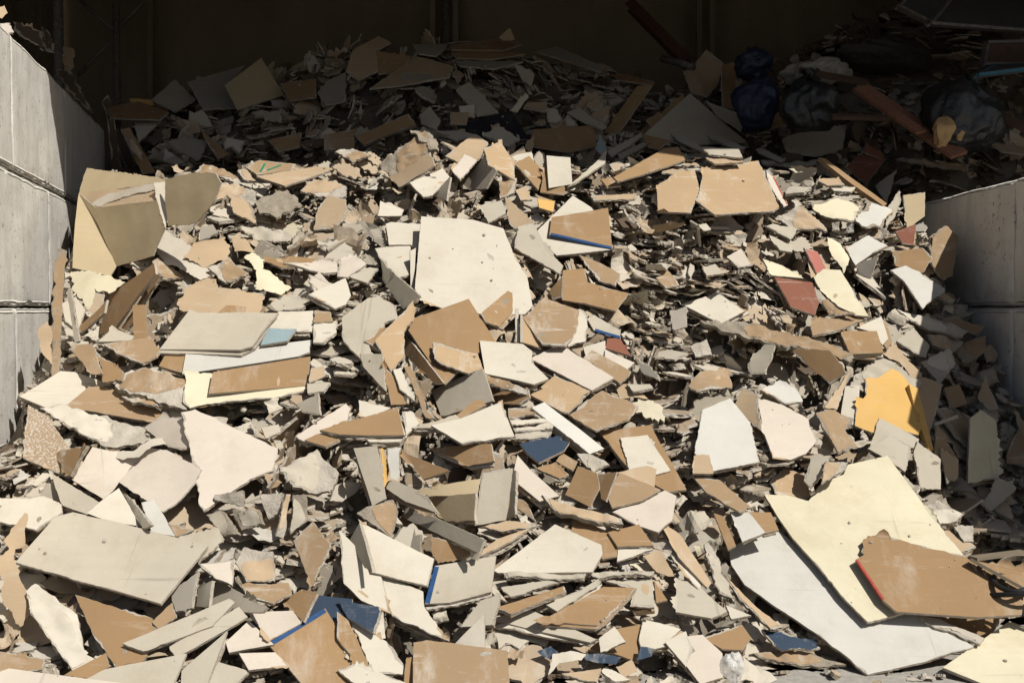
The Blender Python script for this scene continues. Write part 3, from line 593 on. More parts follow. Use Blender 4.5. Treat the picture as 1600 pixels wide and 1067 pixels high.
board;C;0,55;1;8;-10,1005 80,975 300,1062 300,1095 100,1095 ;cream board lying below the long brown strip;
board;B;10,40;1;8;305,950 347,945 332,1090 290,1090 ;narrow brown edge left of the glue striped board;
board;D;0,52;1;0;646,1003 666,999 792,1016 797,1080 645,1080 ;brown board with pale glue stripes at the bottom centre;
paper;U;0,40;3;8;900,920 960,895 1000,935 960,960 ;blue torn paper left of the crumpled white paper;
paper;U;0,45;3;8;1110,935 1200,930 1280,950 1255,985 1120,962 ;blue torn paper strip right of the crumpled white paper;
paper;U;0,40;2;8;1350,965 1370,900 1432,908 1420,942 ;blue paper corner under the cream board at the bottom;
paper;C;0,45;3;8;950,1022 970,930 1050,918 1122,930 1100,962 1000,972 ;crumpled white paper at the bottom centre;bend=2.0
board;C;0,58;2;8;1190,1012 1210,990 1322,1050 1250,1062 ;small white board on the floor rubble at the bottom;
board;T;0,58;2;8;1010,1022 1190,1000 1172,1062 1090,1050 ;orange tan scrap at the bottom right of the glue striped board;
paper;T;10,35;3;8;1258,990 1330,960 1352,1010 1290,1042 ;rolled tan paper on the floor rubble at the bottom;bend=3
"""
N_SCRAP = 280
ROOF_Y = 5.25
# ------------------------------------------------------------------ the heap's surface
def lerp_tab(x, tab):
    xs = [t[0] for t in tab]; ys = [t[1] for t in tab]
    return float(np.interp(x, xs, ys))
RIDGE = [(-100, 285), (100, 280), (250, 278), (400, 265), (480, 257), (560, 230), (640, 217), (720, 227), (800, 238), (900, 265), (960, 258), (1040, 240), (1130, 243), (1230, 265), (1330, 292), (1400, 315), (1450, 330), (1700, 345)]
BACK = [(0, 185), (165, 182), (250, 170), (400, 112), (500, 76), (700, 74), (820, 82), (900, 98), (1000, 135), (1050, 140), (1150, 105), (1250, 80), (1330, 35), (1400, 5), (1700, -40)]
TOE = [(-4, 3.55), (-2.7, 3.62), (-1, 3.78), (0, 3.95), (.6, 4.12), (1.0, 4.3), (1.5, 4.42), (2.2, 4.75), (3.2, 5.3)]
YR, YV, YB = 7.0, 7.8, 10.0
def zpx(py, Y): return 1.6 + (480 - py) / FPX * Y
def H(x, Y):
    zr = zpx(lerp_tab(800 + FPX * x / YR, RIDGE), YR)
    if Y <= YR:
        t = lerp_tab(x, TOE)
        if Y <= t: return 0.0
        s = (Y - t) / (YR - t); z = zr * (s ** .92)
    else:
        zv = zr - .38; zb = zpx(lerp_tab(800 + FPX * x / YB, BACK), YB)
        if Y < YV:
            s = (Y - YR) / (YV - YR); z = zr + (zv - zr) * s
        elif Y < YB:
            s = (Y - YV) / (YB - YV); z = zv + (zb - zv) * (s ** .9)
        else: z = zb
    return z
def hit(px, py, ymin=3.0):
    r = ray(px, py); t = ymin
    while t < 13:
        p = CAM + r * t
        if p.z < H(p.x, p.y): return t
        t += .03
    return 9.8
CROP = {0: (0, 0, 1), 1: (0, 0, .3375), 2: (530, 0, .3375), 3: (1060, 0, .3375), 4: (0, 350, .3375), 5: (530, 350, .3375), 6: (1060, 350, .3375), 7: (0, 700, .344), 8: (530, 700, .344), 9: (1060, 700, .344)}

# ------------------------------------------------------------------ read the table of traced pieces
def nvec(a, e): return Vector((math.sin(R(a)) * math.cos(R(e)), -math.cos(R(a)) * math.cos(R(e)), math.sin(R(e))))
class Thing: pass
things = []
for line in TABLE.strip().splitlines():
    if line.startswith('#') or not line.strip(): continue
    f = line.split(';')
    kind, mat, ae, rough, crop, co, label = [s.strip() for s in f[:7]]
    opts = dict(o.split('=') for o in f[7:] if '=' in o)
    X0, Y0, k = CROP[int(crop)]
    P = [(X0 + k * float(a), Y0 + k * float(b)) for a, b in (c.split(',') for c in co.split())]
    a, e = [float(v) for v in ae.split(',')]
    n = nvec(a, e)
    cx = sum(p[0] for p in P) / len(P); cy = sum(p[1] for p in P) / len(P)
    lf = Thing(); lf.P = P; lf.mat = mat; lf.rough = int(rough); lf.opts = opts; lf.n = n
    if 'hinge' in opts:
        base = things[-1].leaves[int(opts.get('on', 0))]
        h = [float(v) for v in opts['hinge'].split(':')]
        rs = [ray(X0 + k * h[0], Y0 + k * h[1]), ray(X0 + k * h[2], Y0 + k * h[3])]
        q = [r * (base.c / base.n.dot(r)) for r in rs]
        hd = (q[1] - q[0]).normalized(); lf.n = (n - hd * n.dot(hd)).normalized(); lf.c = lf.n.dot(q[0])
        things[-1].leaves.append(lf); continue
    rc = ray(cx, cy).normalized()
    lim = .30 if e > 54 else .38
    for _ in range(60):                                        # a face that shows must look our way
        if n.dot(-rc) >= lim: break
        n = (n - rc * .03).normalized()
    lf.n = n
    ymax = max(p[1] for p in P); ay = cy + (ymax - cy) * .5
    t = float(opts['d']) if 'd' in opts else hit(cx, min(ay, 1066))
    ra = ray(cx, min(ay, 1066)); lf.c = n.dot(ra * (t - .05))
    T = Thing(); T.kind = kind; T.label = label; T.leaves = [lf]; T.k = 1.0; things.append(T)

# ------------------------------------------------------------------ what lies on what: later entries rest on earlier ones
GS = 4.0; GW, GH = 460, 300; OX, OY = -120, -60
gx = OX + GS * (np.arange(GW) + .5); gy = OY + GS * (np.arange(GH) + .5)
def inside(P, X, Y):
    m = np.zeros(X.shape, bool); n = len(P)
    for i in range(n):
        x1, y1 = P[i]; x2, y2 = P[(i + 1) % n]
        if y1 == y2: continue
        c = ((Y >= y1) != (Y >= y2)) & (X < (x2 - x1) * (Y - y1) / (y2 - y1) + x1)
        m ^= c
    return m
RX = (gx - 800) / FPX
def planes_depth(lf, X, Y):
    rx = (X - 800) / FPX; ru = (533.5 - Y) / FPX
    den = lf.n.x * rx + lf.n.dot(FW) + lf.n.dot(UP) * ru
    den = np.where(np.abs(den) < .05, -.05, den)
    return np.clip(lf.c / den, .5, 14)
for T in things:
    T.D = {}
    for lf in T.leaves:
        xs = [p[0] for p in lf.P]; ys = [p[1] for p in lf.P]
        i0, i1 = max(0, int((min(xs) - OX) / GS)), min(GW, int((max(xs) - OX) / GS) + 1)
        j0, j1 = max(0, int((min(ys) - OY) / GS)), min(GH, int((max(ys) - OY) / GS) + 1)
        X, Y = np.meshgrid(gx[i0:i1], gy[j0:j1]); m = inside(lf.P, X, Y); d = planes_depth(lf, X, Y)
        lf.box = (i0, j0, i1, j1)
        jj, ii = np.nonzero(m)
        for j, i in zip(jj, ii):
            key = (j + j0) * GW + i + i0; v = d[j, i]
            if key not in T.D or v < T.D[key]: T.D[key] = v
pairs = []
owners = {}
for i, T in enumerate(things):
    cnt = {}
    for key in T.D:
        for o in owners.get(key, ()): cnt.setdefault(o, []).append(key)
        owners.setdefault(key, []).append(i)
    for o, ks in cnt.items():
        if len(ks) < 3: continue
        pairs.append((o, i, np.array([things[o].D[q] for q in ks]), np.array([T.D[q] for q in ks])))
kk = np.ones(len(things)); kmax = np.full(len(things), 1.12)
for i, T in enumerate(things):                                  # nothing sinks into the floor
    for lf in T.leaves:
        for p in lf.P:
            if p[1] > 1067: continue
            r = ray(*p); den = lf.n.dot(r)
            if abs(den) > .06:
                dz = r.z * lf.c / den
                if dz < 0: kmax[i] = min(kmax[i], 1.59 / -dz)
kmax = np.maximum(kmax, .8)
bel = {}
for o, i, do, di in pairs: bel.setdefault(i, []).append((o, do, di))
for it in range(400):
    viol = 0
    for o, i, do, di in pairs:
        v = np.percentile(di * kk[i] - do * kk[o], 85) + .018
        if v > 0:
            viol += 1; dm = di.mean()
            kk[i] -= .5 * v / dm; kk[o] += .5 * v / dm
    kk += (1 - kk) * (.02 if it < 250 else .002)
    kk = np.minimum(np.maximum(kk, .84), kmax)
print('pairs', len(pairs), 'viol', viol, 'k', kk.min(), kk.max(), np.abs(kk - 1).mean())
for i, T in enumerate(things):                                  # things that plainly lie on others are let down onto them
    rs = T.leaves[0].opts.get('rest')
    if rs and i in bel:
        want = [np.percentile(do * kk[o] - float(rs), 12) / np.mean(di) if 0 else np.percentile((do * kk[o] - float(rs)) / di, 12) for o, do, di in bel[i] if len(do) > 25]
        if want: kk[i] = min(min(want), kmax[i])
for T, k in zip(things, kk):
    for lf in T.leaves: lf.c *= k
DT = np.full(GW * GH, 99.0)                                     # nearest traced face in each cell of the view
for T, k in zip(things, kk):
    for q, v in T.D.items():
        if v * k < DT[q]: DT[q] = v * k
DT = DT.reshape(GH, GW)
def dt_at(px, py):
    i = np.floor((px - OX) / GS).astype(int); j = np.floor((py - OY) / GS).astype(int)
    ok = (i >= 0) & (i < GW) & (j >= 0) & (j < GH)
    return np.where(ok, DT[np.clip(j, 0, GH - 1), np.clip(i, 0, GW - 1)], 99.)

# the faces of the bin walls stay clear of rubble
WALLS = [[(-40, 10), (0, 48), (166, 188), (166, 262), (122, 300), (112, 400), (86, 440), (72, 560), (30, 610), (26, 680), (-40, 720)],
         [(1460, 300), (1640, 246), (1640, 690), (1590, 600), (1548, 520), (1506, 468), (1474, 440), (1462, 380)]]
GX, GY = np.meshgrid(gx, gy); NOFILL = inside(WALLS[0], GX, GY) | inside(WALLS[1], GX, GY)
def nofill_at(px, py):
    i = np.floor((px - OX) / GS).astype(int); j = np.floor((py - OY) / GS).astype(int)
    return NOFILL[np.clip(j, 0, GH - 1), np.clip(i, 0, GW - 1)]

# deep dark hollows between the boards
HOLES = [[(120, 430), (270, 440), (280, 470), (230, 520), (150, 510)], [(250, 765), (315, 765), (315, 825), (250, 815)], [(1330, 400), (1398, 430), (1388, 495), (1345, 490)],
         [(1080, 515), (1200, 545), (1310, 590), (1290, 665), (1200, 600), (1085, 615)], [(100, 665), (170, 680), (165, 725), (120, 720)], [(465, 285), (600, 295), (590, 335), (480, 330)],
         [(1220, 385), (1290, 400), (1280, 430), (1215, 425)], [(780, 955), (930, 985), (900, 1015), (800, 1010)], [(0, 620), (45, 640), (30, 700), (0, 700)], [(25, 890), (65, 890), (60, 1000), (20, 1000)],
         [(535, 780), (600, 770), (600, 830), (545, 830)], [(480, 600), (570, 595), (570, 660), (490, 665)], [(1000, 590), (1090, 600), (1080, 645), (1010, 640)], [(150, 915), (240, 930), (235, 960), (160, 950)],
         [(590, 860), (700, 850), (680, 880), (600, 880)], [(730, 350), (740, 350), (740, 352)], [(1130, 340), (1180, 345), (1180, 365), (1130, 360)], [(1100, 850), (1180, 900), (1250, 980), (1180, 960)], [(470, 690), (530, 720), (520, 790), (480, 770)], [(830, 690), (920, 700), (900, 730), (840, 725)]]
HOLE = np.zeros(GX.shape, bool)
for q in HOLES: HOLE |= inside(q, GX, GY)
def hole_at(px, py):
    i = np.floor((px - OX) / GS).astype(int); j = np.floor((py - OY) / GS).astype(int)
    return HOLE[np.clip(j, 0, GH - 1), np.clip(i, 0, GW - 1)]

# ------------------------------------------------------------------ board builder
def edge_noise(s, seed, amp):
    return amp * (noise.noise((s * 14, seed, 0)) * .9 + noise.noise((s * 45, seed, 7)) * .55 + noise.noise((s * 130, seed, 3)) * .35)
def outline(poly, step, amp, seed, wild=None):
    """resampled outline with inward normals; some edges are cut straight, others torn and wandering"""
    n = len(poly); A = sum(poly[i].x * poly[(i + 1) % n].y - poly[(i + 1) % n].x * poly[i].y for i in range(n))
    if A < 0: poly = poly[::-1]
    pts, nor, tear = [], [], []; s = 0; g = random.Random(int(seed * 977))
    for i in range(n):
        a, b = poly[i], poly[(i + 1) % n]; d = b - a; L = d.length
        if L < 1e-5: continue
        e_amp = amp
        if wild is not None:
            prob, top = wild; e_amp = top * g.uniform(.45, 1.2) if g.random() < prob else amp
        nn = Vector((-d.y, d.x)) / L; m = max(1, int(round(L / step)))
        for j in range(m):
            t = j / m; w = min(1, 4 * t * (1 - t) + .25)
            p = a + d * t + nn * edge_noise(s + L * t, seed, e_amp) * w
            pts.append(p); nor.append(nn); tear.append(e_amp)
        s += L
    m = len(pts)
    nor = [(nor[i - 1] + nor[i]).normalized() if (nor[i - 1] + nor[i]).length > .1 else nor[i] for i in range(m)]
    outline.tear = tear
    return pts, nor
def fill_face(pts, step):
    n = len(pts); xs = [p.x for p in pts]; ys = [p.y for p in pts]
    inner = []; x0, x1, y0, y1 = min(xs), max(xs), min(ys), max(ys)
    nx = int((x1 - x0) / step); ny = int((y1 - y0) / step)
    if nx > 0 and ny > 0:
        X, Y = np.meshgrid(x0 + (np.arange(nx) + .5) * (x1 - x0) / nx, y0 + (np.arange(ny) + .5) * (y1 - y0) / ny)
        m = inside([(p.x, p.y) for p in pts], X, Y)
        pa = np.array([(p.x, p.y) for p in pts])
        for x, y in zip(X[m], Y[m]):
            if ((pa[:, 0] - x) ** 2 + (pa[:, 1] - y) ** 2).min() > (.45 * step) ** 2: inner.append(Vector((x, y)))
    r = geometry.delaunay_2d_cdt(pts + inner, [], [list(range(n))], 1, 1e-6)
    return [Vector((v[0], v[1])) for v in r[0]], [list(f) for f in r[2]]
def frame_of(lf):
    """plane frame and the outline in metres on that plane"""
    n = lf.n; V = []
    for p in lf.P:
        r = ray(*p); den = n.dot(r)
        if abs(den) < .06: den = -.06
        V.append(CAM + r * (lf.c / den))
    c = sum(V, Vector()) / len(V)
    u = Vector((0, 0, 1)).cross(n)
    u = Vector((1, 0, 0)) if u.length < .05 else u.normalized()
    v = n.cross(u)
    Mx = Matrix((u, v, n)).transposed().to_4x4(); Mx.translation = c
    return Mx, [Vector(((q - c).dot(u), (q - c).dot(v))) for q in V]
AMP = {0: .0010, 1: .0030, 2: .009, 3: .024}
def warp_fn(seed, size, bend=0, ax=None, amp=.004):
    f = 1.1 / max(size, .15)
    ca, sa = (math.cos(ax), math.sin(ax)) if ax is not None else (math.cos(seed), math.sin(seed))
    def w(p):
        z = amp * 2 * noise.noise((p.x * f * 1.3, p.y * f * 1.3, seed))
        if bend: z += bend * (p.x * ca + p.y * sa) ** 2
        return z
    return w
def prism(name, pts, nor, z0, z1, w, mats, parent, step, torn=0, seed=0, back_slot=0, side_slot=0, top=None, rings=3, skin=0):
    """slab between heights z1 (front) and z0 (back) with ragged sides; pts is the front outline"""
    verts, faces, mi, sm = [], [], [], []
    fv, ff = top or fill_face(pts, step)
    for v in fv: verts.append((v.x, v.y, z1 + w(v)))
    for f in ff: faces.append(f); mi.append(0); sm.append(True)
    m = len(pts); ring0 = len(verts)
    lev = [z1 + (z0 - z1) * k / rings for k in range(rings + 1)]
    if skin: lev = [z1] + [z1 + (z0 + skin - z1) * k / (rings - 1) for k in range(1, rings)] + [z0]
    for k, z in enumerate(lev):
        for i, (p, nn) in enumerate(zip(pts, nor)):
            off = 0
            if k and torn: off = torn * (noise.noise((p.x * 40, p.y * 40, seed + k * 3.1)) + .25 * noise.noise((p.x * 150, p.y * 150, seed + k)))
            q = p + nn * off; verts.append((q.x, q.y, z + w(p)))
    for k in range(rings):
        for i in range(m):
            a = ring0 + k * m + i; b = ring0 + k * m + (i + 1) % m
            faces.append((a, a + m, b + m, b)); mi.append(side_slot if not (skin and k == rings - 1) else back_slot); sm.append(False)
    b0 = len(verts)
    for v in fv: verts.append((v.x, v.y, z0 + w(v)))
    for f in ff: faces.append([b0 + i for i in f][::-1]); mi.append(back_slot); sm.append(True)
    return mesh(name, verts, faces, mats, parent, mi, sm)
def tears(poly, w, parent, mat, seed, size):
    g = random.Random(int(seed * 331)); pl = [(p.x, p.y) for p in poly]; xs = [p[0] for p in pl]; ys = [p[1] for p in pl]
    for _ in range(g.choice((0, 0, 1, 1, 2, 3))):
        c = Vector((g.uniform(min(xs), max(xs)), g.uniform(min(ys), max(ys)))); L = g.uniform(.008, .035); a = g.uniform(0, 6.28); asp = g.uniform(.2, .7); q = []
        for k in range(18):
            t = 2 * math.pi * k / 18; rr = L * g.uniform(.6, 1.1); x, y = math.cos(t) * rr, math.sin(t) * rr * asp
            q.append(Vector((c.x + x * math.cos(a) - y * math.sin(a), c.y + x * math.sin(a) + y * math.cos(a))))
        if not inside(pl, np.array([p.x for p in q]), np.array([p.y for p in q])).all(): continue
        vs = [(p.x, p.y, .0005 + w(p)) for p in q] + [(p.x, p.y, -.0003 + w(p)) for p in q]
        mesh('paper_tear', vs, [tuple(range(18))] + [(i, i + 18, (i + 1) % 18 + 18, (i + 1) % 18) for i in range(18)], [CORE if g.random() < .5 else CORED if g.random() < .4 else M_['T']], parent)
def flaps(pts, nor, w, parent, mat, seed, size):
    g = random.Random(int(seed * 100)); m = len(pts)
    for _ in range(g.choice((0, 1, 1, 2))):
        i0 = g.randrange(m); k = g.randint(4, 11); Lf = g.uniform(.015, .05) * min(1, size / .3); cv = g.uniform(20, 45); vs, fs = [], []
        for a in range(k + 1):
            i = (i0 + a) % m; p, nn = pts[i], nor[i]; env = math.sin(math.pi * (a + .3) / (k + .6)) * g.choice((.35, .6, .9, 1.1)) * g.uniform(.7, 1.1)
            for b in range(5):
                s = Lf * env * b / 4; th = cv * s; q = p + nn * .004 - nn * (math.sin(th) / cv + .0); vs.append((q.x, q.y, .0008 + w(p) + (1 - math.cos(th)) / cv))
        for a in range(k):
            for b in range(4): e = a * 5 + b; fs.append((e, e + 5, e + 6, e + 1))
        mesh('torn_flap', vs, fs, [M_[mat if mat in 'YMBDTOGU' else 'T' if g.random() < .5 else mat]], parent, None, [True] * len(fs))
CATS = {'drywall_board': 'drywall', 'brown_board': 'drywall', 'painted_board': 'painted board', 'plaster_slab': 'plaster', 'paper_sheet': 'paper', 'wood_batten': 'wood', 'bent_board': 'board', 'foam_lump': 'padding'}
GRP = {'drywall_board': 'pale broken drywall boards in the heap', 'brown_board': 'brown faced broken boards in the heap', 'painted_board': 'painted and tinted boards in the heap', 'plaster_slab': 'torn plaster slabs in the heap', 'paper_sheet': 'torn facing paper in the heap', 'wood_batten': 'painted and bare battens in the heap'}
def kind_name(T):
    if T.kind == 'slab': return 'plaster_slab'
    if T.kind == 'paper': return 'paper_sheet'
    if T.kind == 'plank': return 'wood_batten'
    if T.kind == 'leaf': return 'bent_board'
    if T.kind == 'foam': return 'foam_lump'
    m = T.leaves[0].mat
    return 'brown_board' if m in 'BDTSEF' else 'painted_board' if m in 'YMOUARQN' else 'drywall_board'
def build(T, idx):
    lf = T.leaves[0]; Mx, poly = frame_of(lf); kn = kind_name(T); seed = idx * 1.37 + .5
    root = empty(kn, None, Mx); tag(root, T.label, CATS[kn], GRP.get(kn))
    size = max(max(p.x for p in poly) - min(p.x for p in poly), max(p.y for p in poly) - min(p.y for p in poly))
    small = size < .16
    step = .012 if size < .35 else .018; st = max(.03, size / 9); r = lf.rough; amp = min(AMP[r], size * .06)
    bend = -float(lf.opts.get('bend', 0)); th = float(lf.opts.get('th', .0145))
    w = warp_fn(seed, size, bend, None, min(.0025 + .004 * (r > 1), size * .02) + (.012 * min(1, size / .3) if T.kind in ('slab', 'paper') else 0))
    if T.kind == 'leaf':
        Mi = Mx.inverted()
        for q, l2 in enumerate(T.leaves):
            M2, pl = frame_of(l2); pts, nor = outline(pl, .012, AMP[l2.rough], seed + q * 5)
            w2 = warp_fn(seed + q, .3, -float(l2.opts.get('bend', 0)), None, .004)
            o = prism('board_leaf', pts, nor, -.008, 0, w2, [M_[l2.mat], CORE], root, .04, .002, seed + q, 0, 1, rings=2)
            o.matrix_local = Mi @ M2
        return root
    pts, nor = outline(poly, step, amp, seed, {0: (.12, min(.006, size * .04)), 1: (.35, min(.009, size * .05)), 2: (.7, min(.012, size * .06)), 3: (1., min(.026, size * .08))}[r] if T.kind == 'board' else None)
    tear = outline.tear
    if T.kind == 'paper':
        o = prism('paper_skin', pts, nor, -.0016, 0, w, [M_[lf.mat], M_['T']], root, .022, 0, seed, 1, 0, rings=1); return root
    if T.kind == 'foam':
        prism('foam_body', pts, nor, -th, 0, lambda p: .02 * noise.noise((p.x * 14, p.y * 14, seed)) - 3 * (p.x ** 2 + p.y ** 2), [FOAM, FOAM], root, .012, .012, seed, 1, 0, rings=4); return root
    if T.kind == 'plank':
        prism('batten_body', pts, nor, -th, 0, w, [M_[lf.mat], M_['T']], root, st, .001, seed, 1, 0, rings=2); return root
    if T.kind == 'slab':
        core_m = M_[lf.mat] if lf.mat in 'C' else CORED if lf.mat in 'KDG' else CORE
        base = w
        def w(p): return base(p) + min(.016, .08 * size) * noise.noise((p.x * 18, p.y * 18, seed)) + .005 * noise.noise((p.x * 60, p.y * 60, seed))
        o = prism('gypsum_core', pts, nor, -th, 0, w, [core_m, CORED, M_['T']], root, .013, .009, seed, 2, 1, rings=4)
        # remains of the facing paper
        if size > .14 and lf.mat in 'WDTGC':
            c = sum(pts, Vector((0, 0))) / len(pts); ang = rng.uniform(0, 6.28); dv = Vector((math.cos(ang), math.sin(ang)))
            q = []
            for p in pts:
                d = p - c; k = .93 if d.dot(dv) > -.02 * size else .93 - 1.5 * min(.42, (-d.dot(dv)) / size)
                q.append(c + d * k * (1 + .10 * noise.noise((p.x * 30, p.y * 30, seed + 9))))
            pm = M_[{'D': 'D', 'T': 'T', 'G': 'G', 'C': 'C'}.get(lf.mat, rng.choice('TDCG'))]
            fv, ff = fill_face(q, .02)
            m2 = len(q); prism('paper_remnant', q, nor, -.001, .0025, w, [pm, M_['T']], root, .02, 0, seed, 0, 0, top=(fv, ff), rings=1)
        return root
    # plasterboard: gypsum core, kraft backing on its underside, facing paper torn back from the broken edges
    tape = lf.opts.get('tape')
    pp = []
    for i, (p, nn) in enumerate(zip(pts, nor)):
        ins = min(.026, size * .08, max(0, tear[i] - .003) * 2.0)
        k = .0004 + ins * max(0, noise.noise((p.x * 9, p.y * 9, seed + 4)) * 1.5 + .15) + ins * .35 * max(0, noise.noise((p.x * 60, p.y * 60, seed)))
        pp.append(p + nn * k)
    core_face = CORE if r < 3 else CORED
    prism('gypsum_core', pts, nor, -th, -.0009, w, [core_face, CORE if lf.mat != 'B' or r < 2 else CORED, KRAFT], root, st, (.0012, .0022, .0045, .006)[r], seed, 2, 1, rings=4, skin=.0012)
    paper = prism('face_paper', pp, nor, -.0007, 0, w, [M_[lf.mat]], root, st, 0, seed, 0, 0, rings=1)
    if tape:
        cname = tape.rstrip('0123456789'); ei = tape[len(cname):]
        tv, tf = [], []
        if cname == 'green':
            xs = [p.x for p in poly]; ys = [p.y for p in poly]
            for cx_, an in ((-.05, .1), (.03, .9)):
                d = Vector((math.sin(an), math.cos(an))) * .055; s_ = Vector((d.y, -d.x)).normalized() * .008
                b0 = len(tv); c0 = Vector((cx_, -.005))
                for q in (c0 - d - s_, c0 - d + s_, c0 + d + s_, c0 + d - s_): tv.append((q.x, q.y, .0022 + w(q)))
                tf.append((b0, b0 + 1, b0 + 2, b0 + 3))
        else:
            n = len(poly); i = int(ei or 0)
            if cname == 'red' and not ei: i = 1
            a, b = poly[i % n], poly[(i + 1) % n]
            cc = sum(poly, Vector((0, 0))) / n; d = (b - a); inn = Vector((-d.y, d.x)).normalized()
            if inn.dot(cc - a) < 0: inn = -inn
            wd = min(.02 if cname == 'blue' else .010, size * .09); N = 14
            for j in range(N + 1):
                p = a + d * (.02 + .96 * j / N)
                for off, z in ((wd, .0012), (-.0015, .0012), (-.0015, -th * .9)): q = p + inn * off; tv.append((q.x, q.y, z + w(p)))
            for j in range(N):
                for k in (0, 1): tf.append((j * 3 + k, j * 3 + k + 1, j * 3 + k + 4, j * 3 + k + 3))
        mesh('edge_tape', tv, tf, [TAPE[cname]], paper)
    if size > .2: tears(poly, w, paper, lf.mat, seed, size)
    if (r >= 1 or seed % 3 < 1.2) and size > .10: flaps(pp, nor, w, paper, lf.mat, seed, size)
    return root
under = []
ur = random.Random(5)
for i, T in enumerate(things):
    build(T, i)
    lf = T.leaves[0]
    if T.kind != 'board' or lf.rough > 1 or 'hinge' in lf.opts or len(T.label.split()) > 10 or lf.mat in 'OURQNA': continue
    w_ = max(p[0] for p in lf.P) - min(p[0] for p in lf.P); cy = sum(p[1] for p in lf.P) / len(lf.P)
    if w_ < 45 or w_ > 190 or cy < 250 or ur.random() > .62: continue
    for k in range(ur.choice((1, 1, 2, 3))):
        U = Thing(); l2 = Thing(); U.kind = 'board'; U.k = 1; l2.opts = {}; l2.rough = ur.choice((0, 1, 1, 2)); l2.n = lf.n; l2.mat = ur.choice('CGBTCD')
        l2.c = lf.c * (1 + 0) - .0175 * (k + 1)
        cx = sum(p[0] for p in lf.P) / len(lf.P); a = ur.gauss(0, .05); sc_ = ur.uniform(.8, .98); dx, dy = ur.gauss(0, 4), ur.uniform(3, 8) * (1 + .5 * k)
        l2.P = [(cx + dx + sc_ * ((x - cx) * math.cos(a) - (y - cy) * math.sin(a)), cy + dy + sc_ * ((x - cx) * math.sin(a) + (y - cy) * math.cos(a))) for x, y in lf.P]
        U.leaves = [l2]; U.label = ('first', 'second', 'third')[k] + ' layer peeping out beneath the ' + T.label; under.append(U)
for i, U in enumerate(under): build(U, 1000 + i)
print('under layers', len(under))

# ------------------------------------------------------------------ the mound under the pieces
NX, NY = 190, 165
X, Y = np.meshgrid(np.linspace(-3.9, 5.1, NX), np.linspace(3.3, 11.4, NY))
V = np.array([(x, y, H(x, y) - .30 + .10 * noise.noise((x * 4, y * 4, 1)) + .05 * noise.noise((x * 11, y * 11, 5))) for x, y in zip(X.ravel(), Y.ravel())])
px, py, z = project(V); V[:, 2] -= np.where(hole_at(px, py) & (V[:, 1] < 7.2), .30, 0)
V0 = V.copy()
for _ in range(9):
    px, py, z = project(V)
    d = np.minimum.reduce([dt_at(px + a, py + b) for a in (-22, -10, 0, 10, 22) for b in (-22, -10, 0, 10, 22)])
    bad = (z < d + .10) & (d < 50) & (V[:, 1] < 7.3) | nofill_at(px, py) & (V[:, 1] < 8.6)
    V[bad, 2] -= .07
dz = (V0[:, 2] - V[:, 2]).reshape(NY, NX)
for _ in range(3):                                              # soften the dips, never raising them
    q = np.pad(dz, 1, mode='edge'); sm_ = (q[:-2, 1:-1] + q[2:, 1:-1] + q[1:-1, :-2] + q[1:-1, 2:] + 2 * dz) / 6; dz = np.maximum(dz, sm_)
V[:, 2] = V0[:, 2] - dz.ravel()
V[:, 2] = np.maximum(V[:, 2], -.03)
F = [(j * NX + i, j * NX + i + 1, (j + 1) * NX + i + 1, (j + 1) * NX + i) for j in range(NY - 1) for i in range(NX - 1)]
mound_m = core_mat('mound_rubble', (.22, .19, .15), 30, 1.0)
o = mesh('rubble_mound', V, F, [mound_m], None, None, [True] * len(F)); tag(o, kind='structure')

# ------------------------------------------------------------------ loose rubble: shards, crumbs and paper shreds
def proto_shard(seed):
    g = random.Random(seed); n = g.choice((4, 4, 5, 5, 6, 7)); asp = g.uniform(.3, .9)
    ang = sorted((i + g.uniform(-.32, .32)) / n * 2 * math.pi for i in range(n))
    poly = [Vector((math.cos(a) * .5 * g.uniform(.75, 1.1), math.sin(a) * .5 * asp * g.uniform(.75, 1.1))) for a in ang]
    rough = g.choice((.008, .03, .06, .09))
    pts, nor = outline(poly, .07, 0, seed)
    pts = [p + nn * rough * g.uniform(-1, 1) for p, nn in zip(pts, nor)]
    m = len(pts); v, f, mi = [], [], []
    tilt = g.uniform(-.1, .1); cv = g.uniform(-.25, .25)
    def z(p): return tilt * p.x + cv * (p.x ** 2) * g.choice((0, 1, 1))
    zz = [0.0] * m
    if g.random() < .45: zz = [cv * p.x ** 2 * 1.2 for p in pts]
    rin = g.choice((0, .02, .10, .22))
    c = sum(pts, Vector((0, 0))) / m
    # paper ring (front), core edge
    v.append((c.x, c.y, 0, .5)); mi_f = 0
    for p, q in zip(pts, zz):
        k = 1 - rin * g.uniform(0, 1.2); pp = c + (p - c) * k; v.append((pp.x, pp.y, q, .5))
    for i in range(m): f.append((0, 1 + i, 1 + (i + 1) % m)); mi.append(0)
    for lev in (.44, 0., -.42, -.5):
        for p, nn, q in zip(pts, nor, zz):
            pp = p + nn * g.uniform(-.012, .028) * (1 if rough > .01 else .3); v.append((pp.x, pp.y, q, lev))
    for k in range(4):
        a0 = 1 + k * m
        for i in range(m):
            j = (i + 1) % m; f.append((a0 + i, a0 + m + i, a0 + m + j, a0 + j)); mi.append(1 if k < 3 else 2)
    b0 = 1 + 4 * m; v.append((c.x, c.y, 0, -.5)); ci = len(v) - 1
    for i in range(m): f.append((ci, b0 + (i + 1) % m, b0 + i)); mi.append(2)
    return np.array(v), f, np.array(mi)
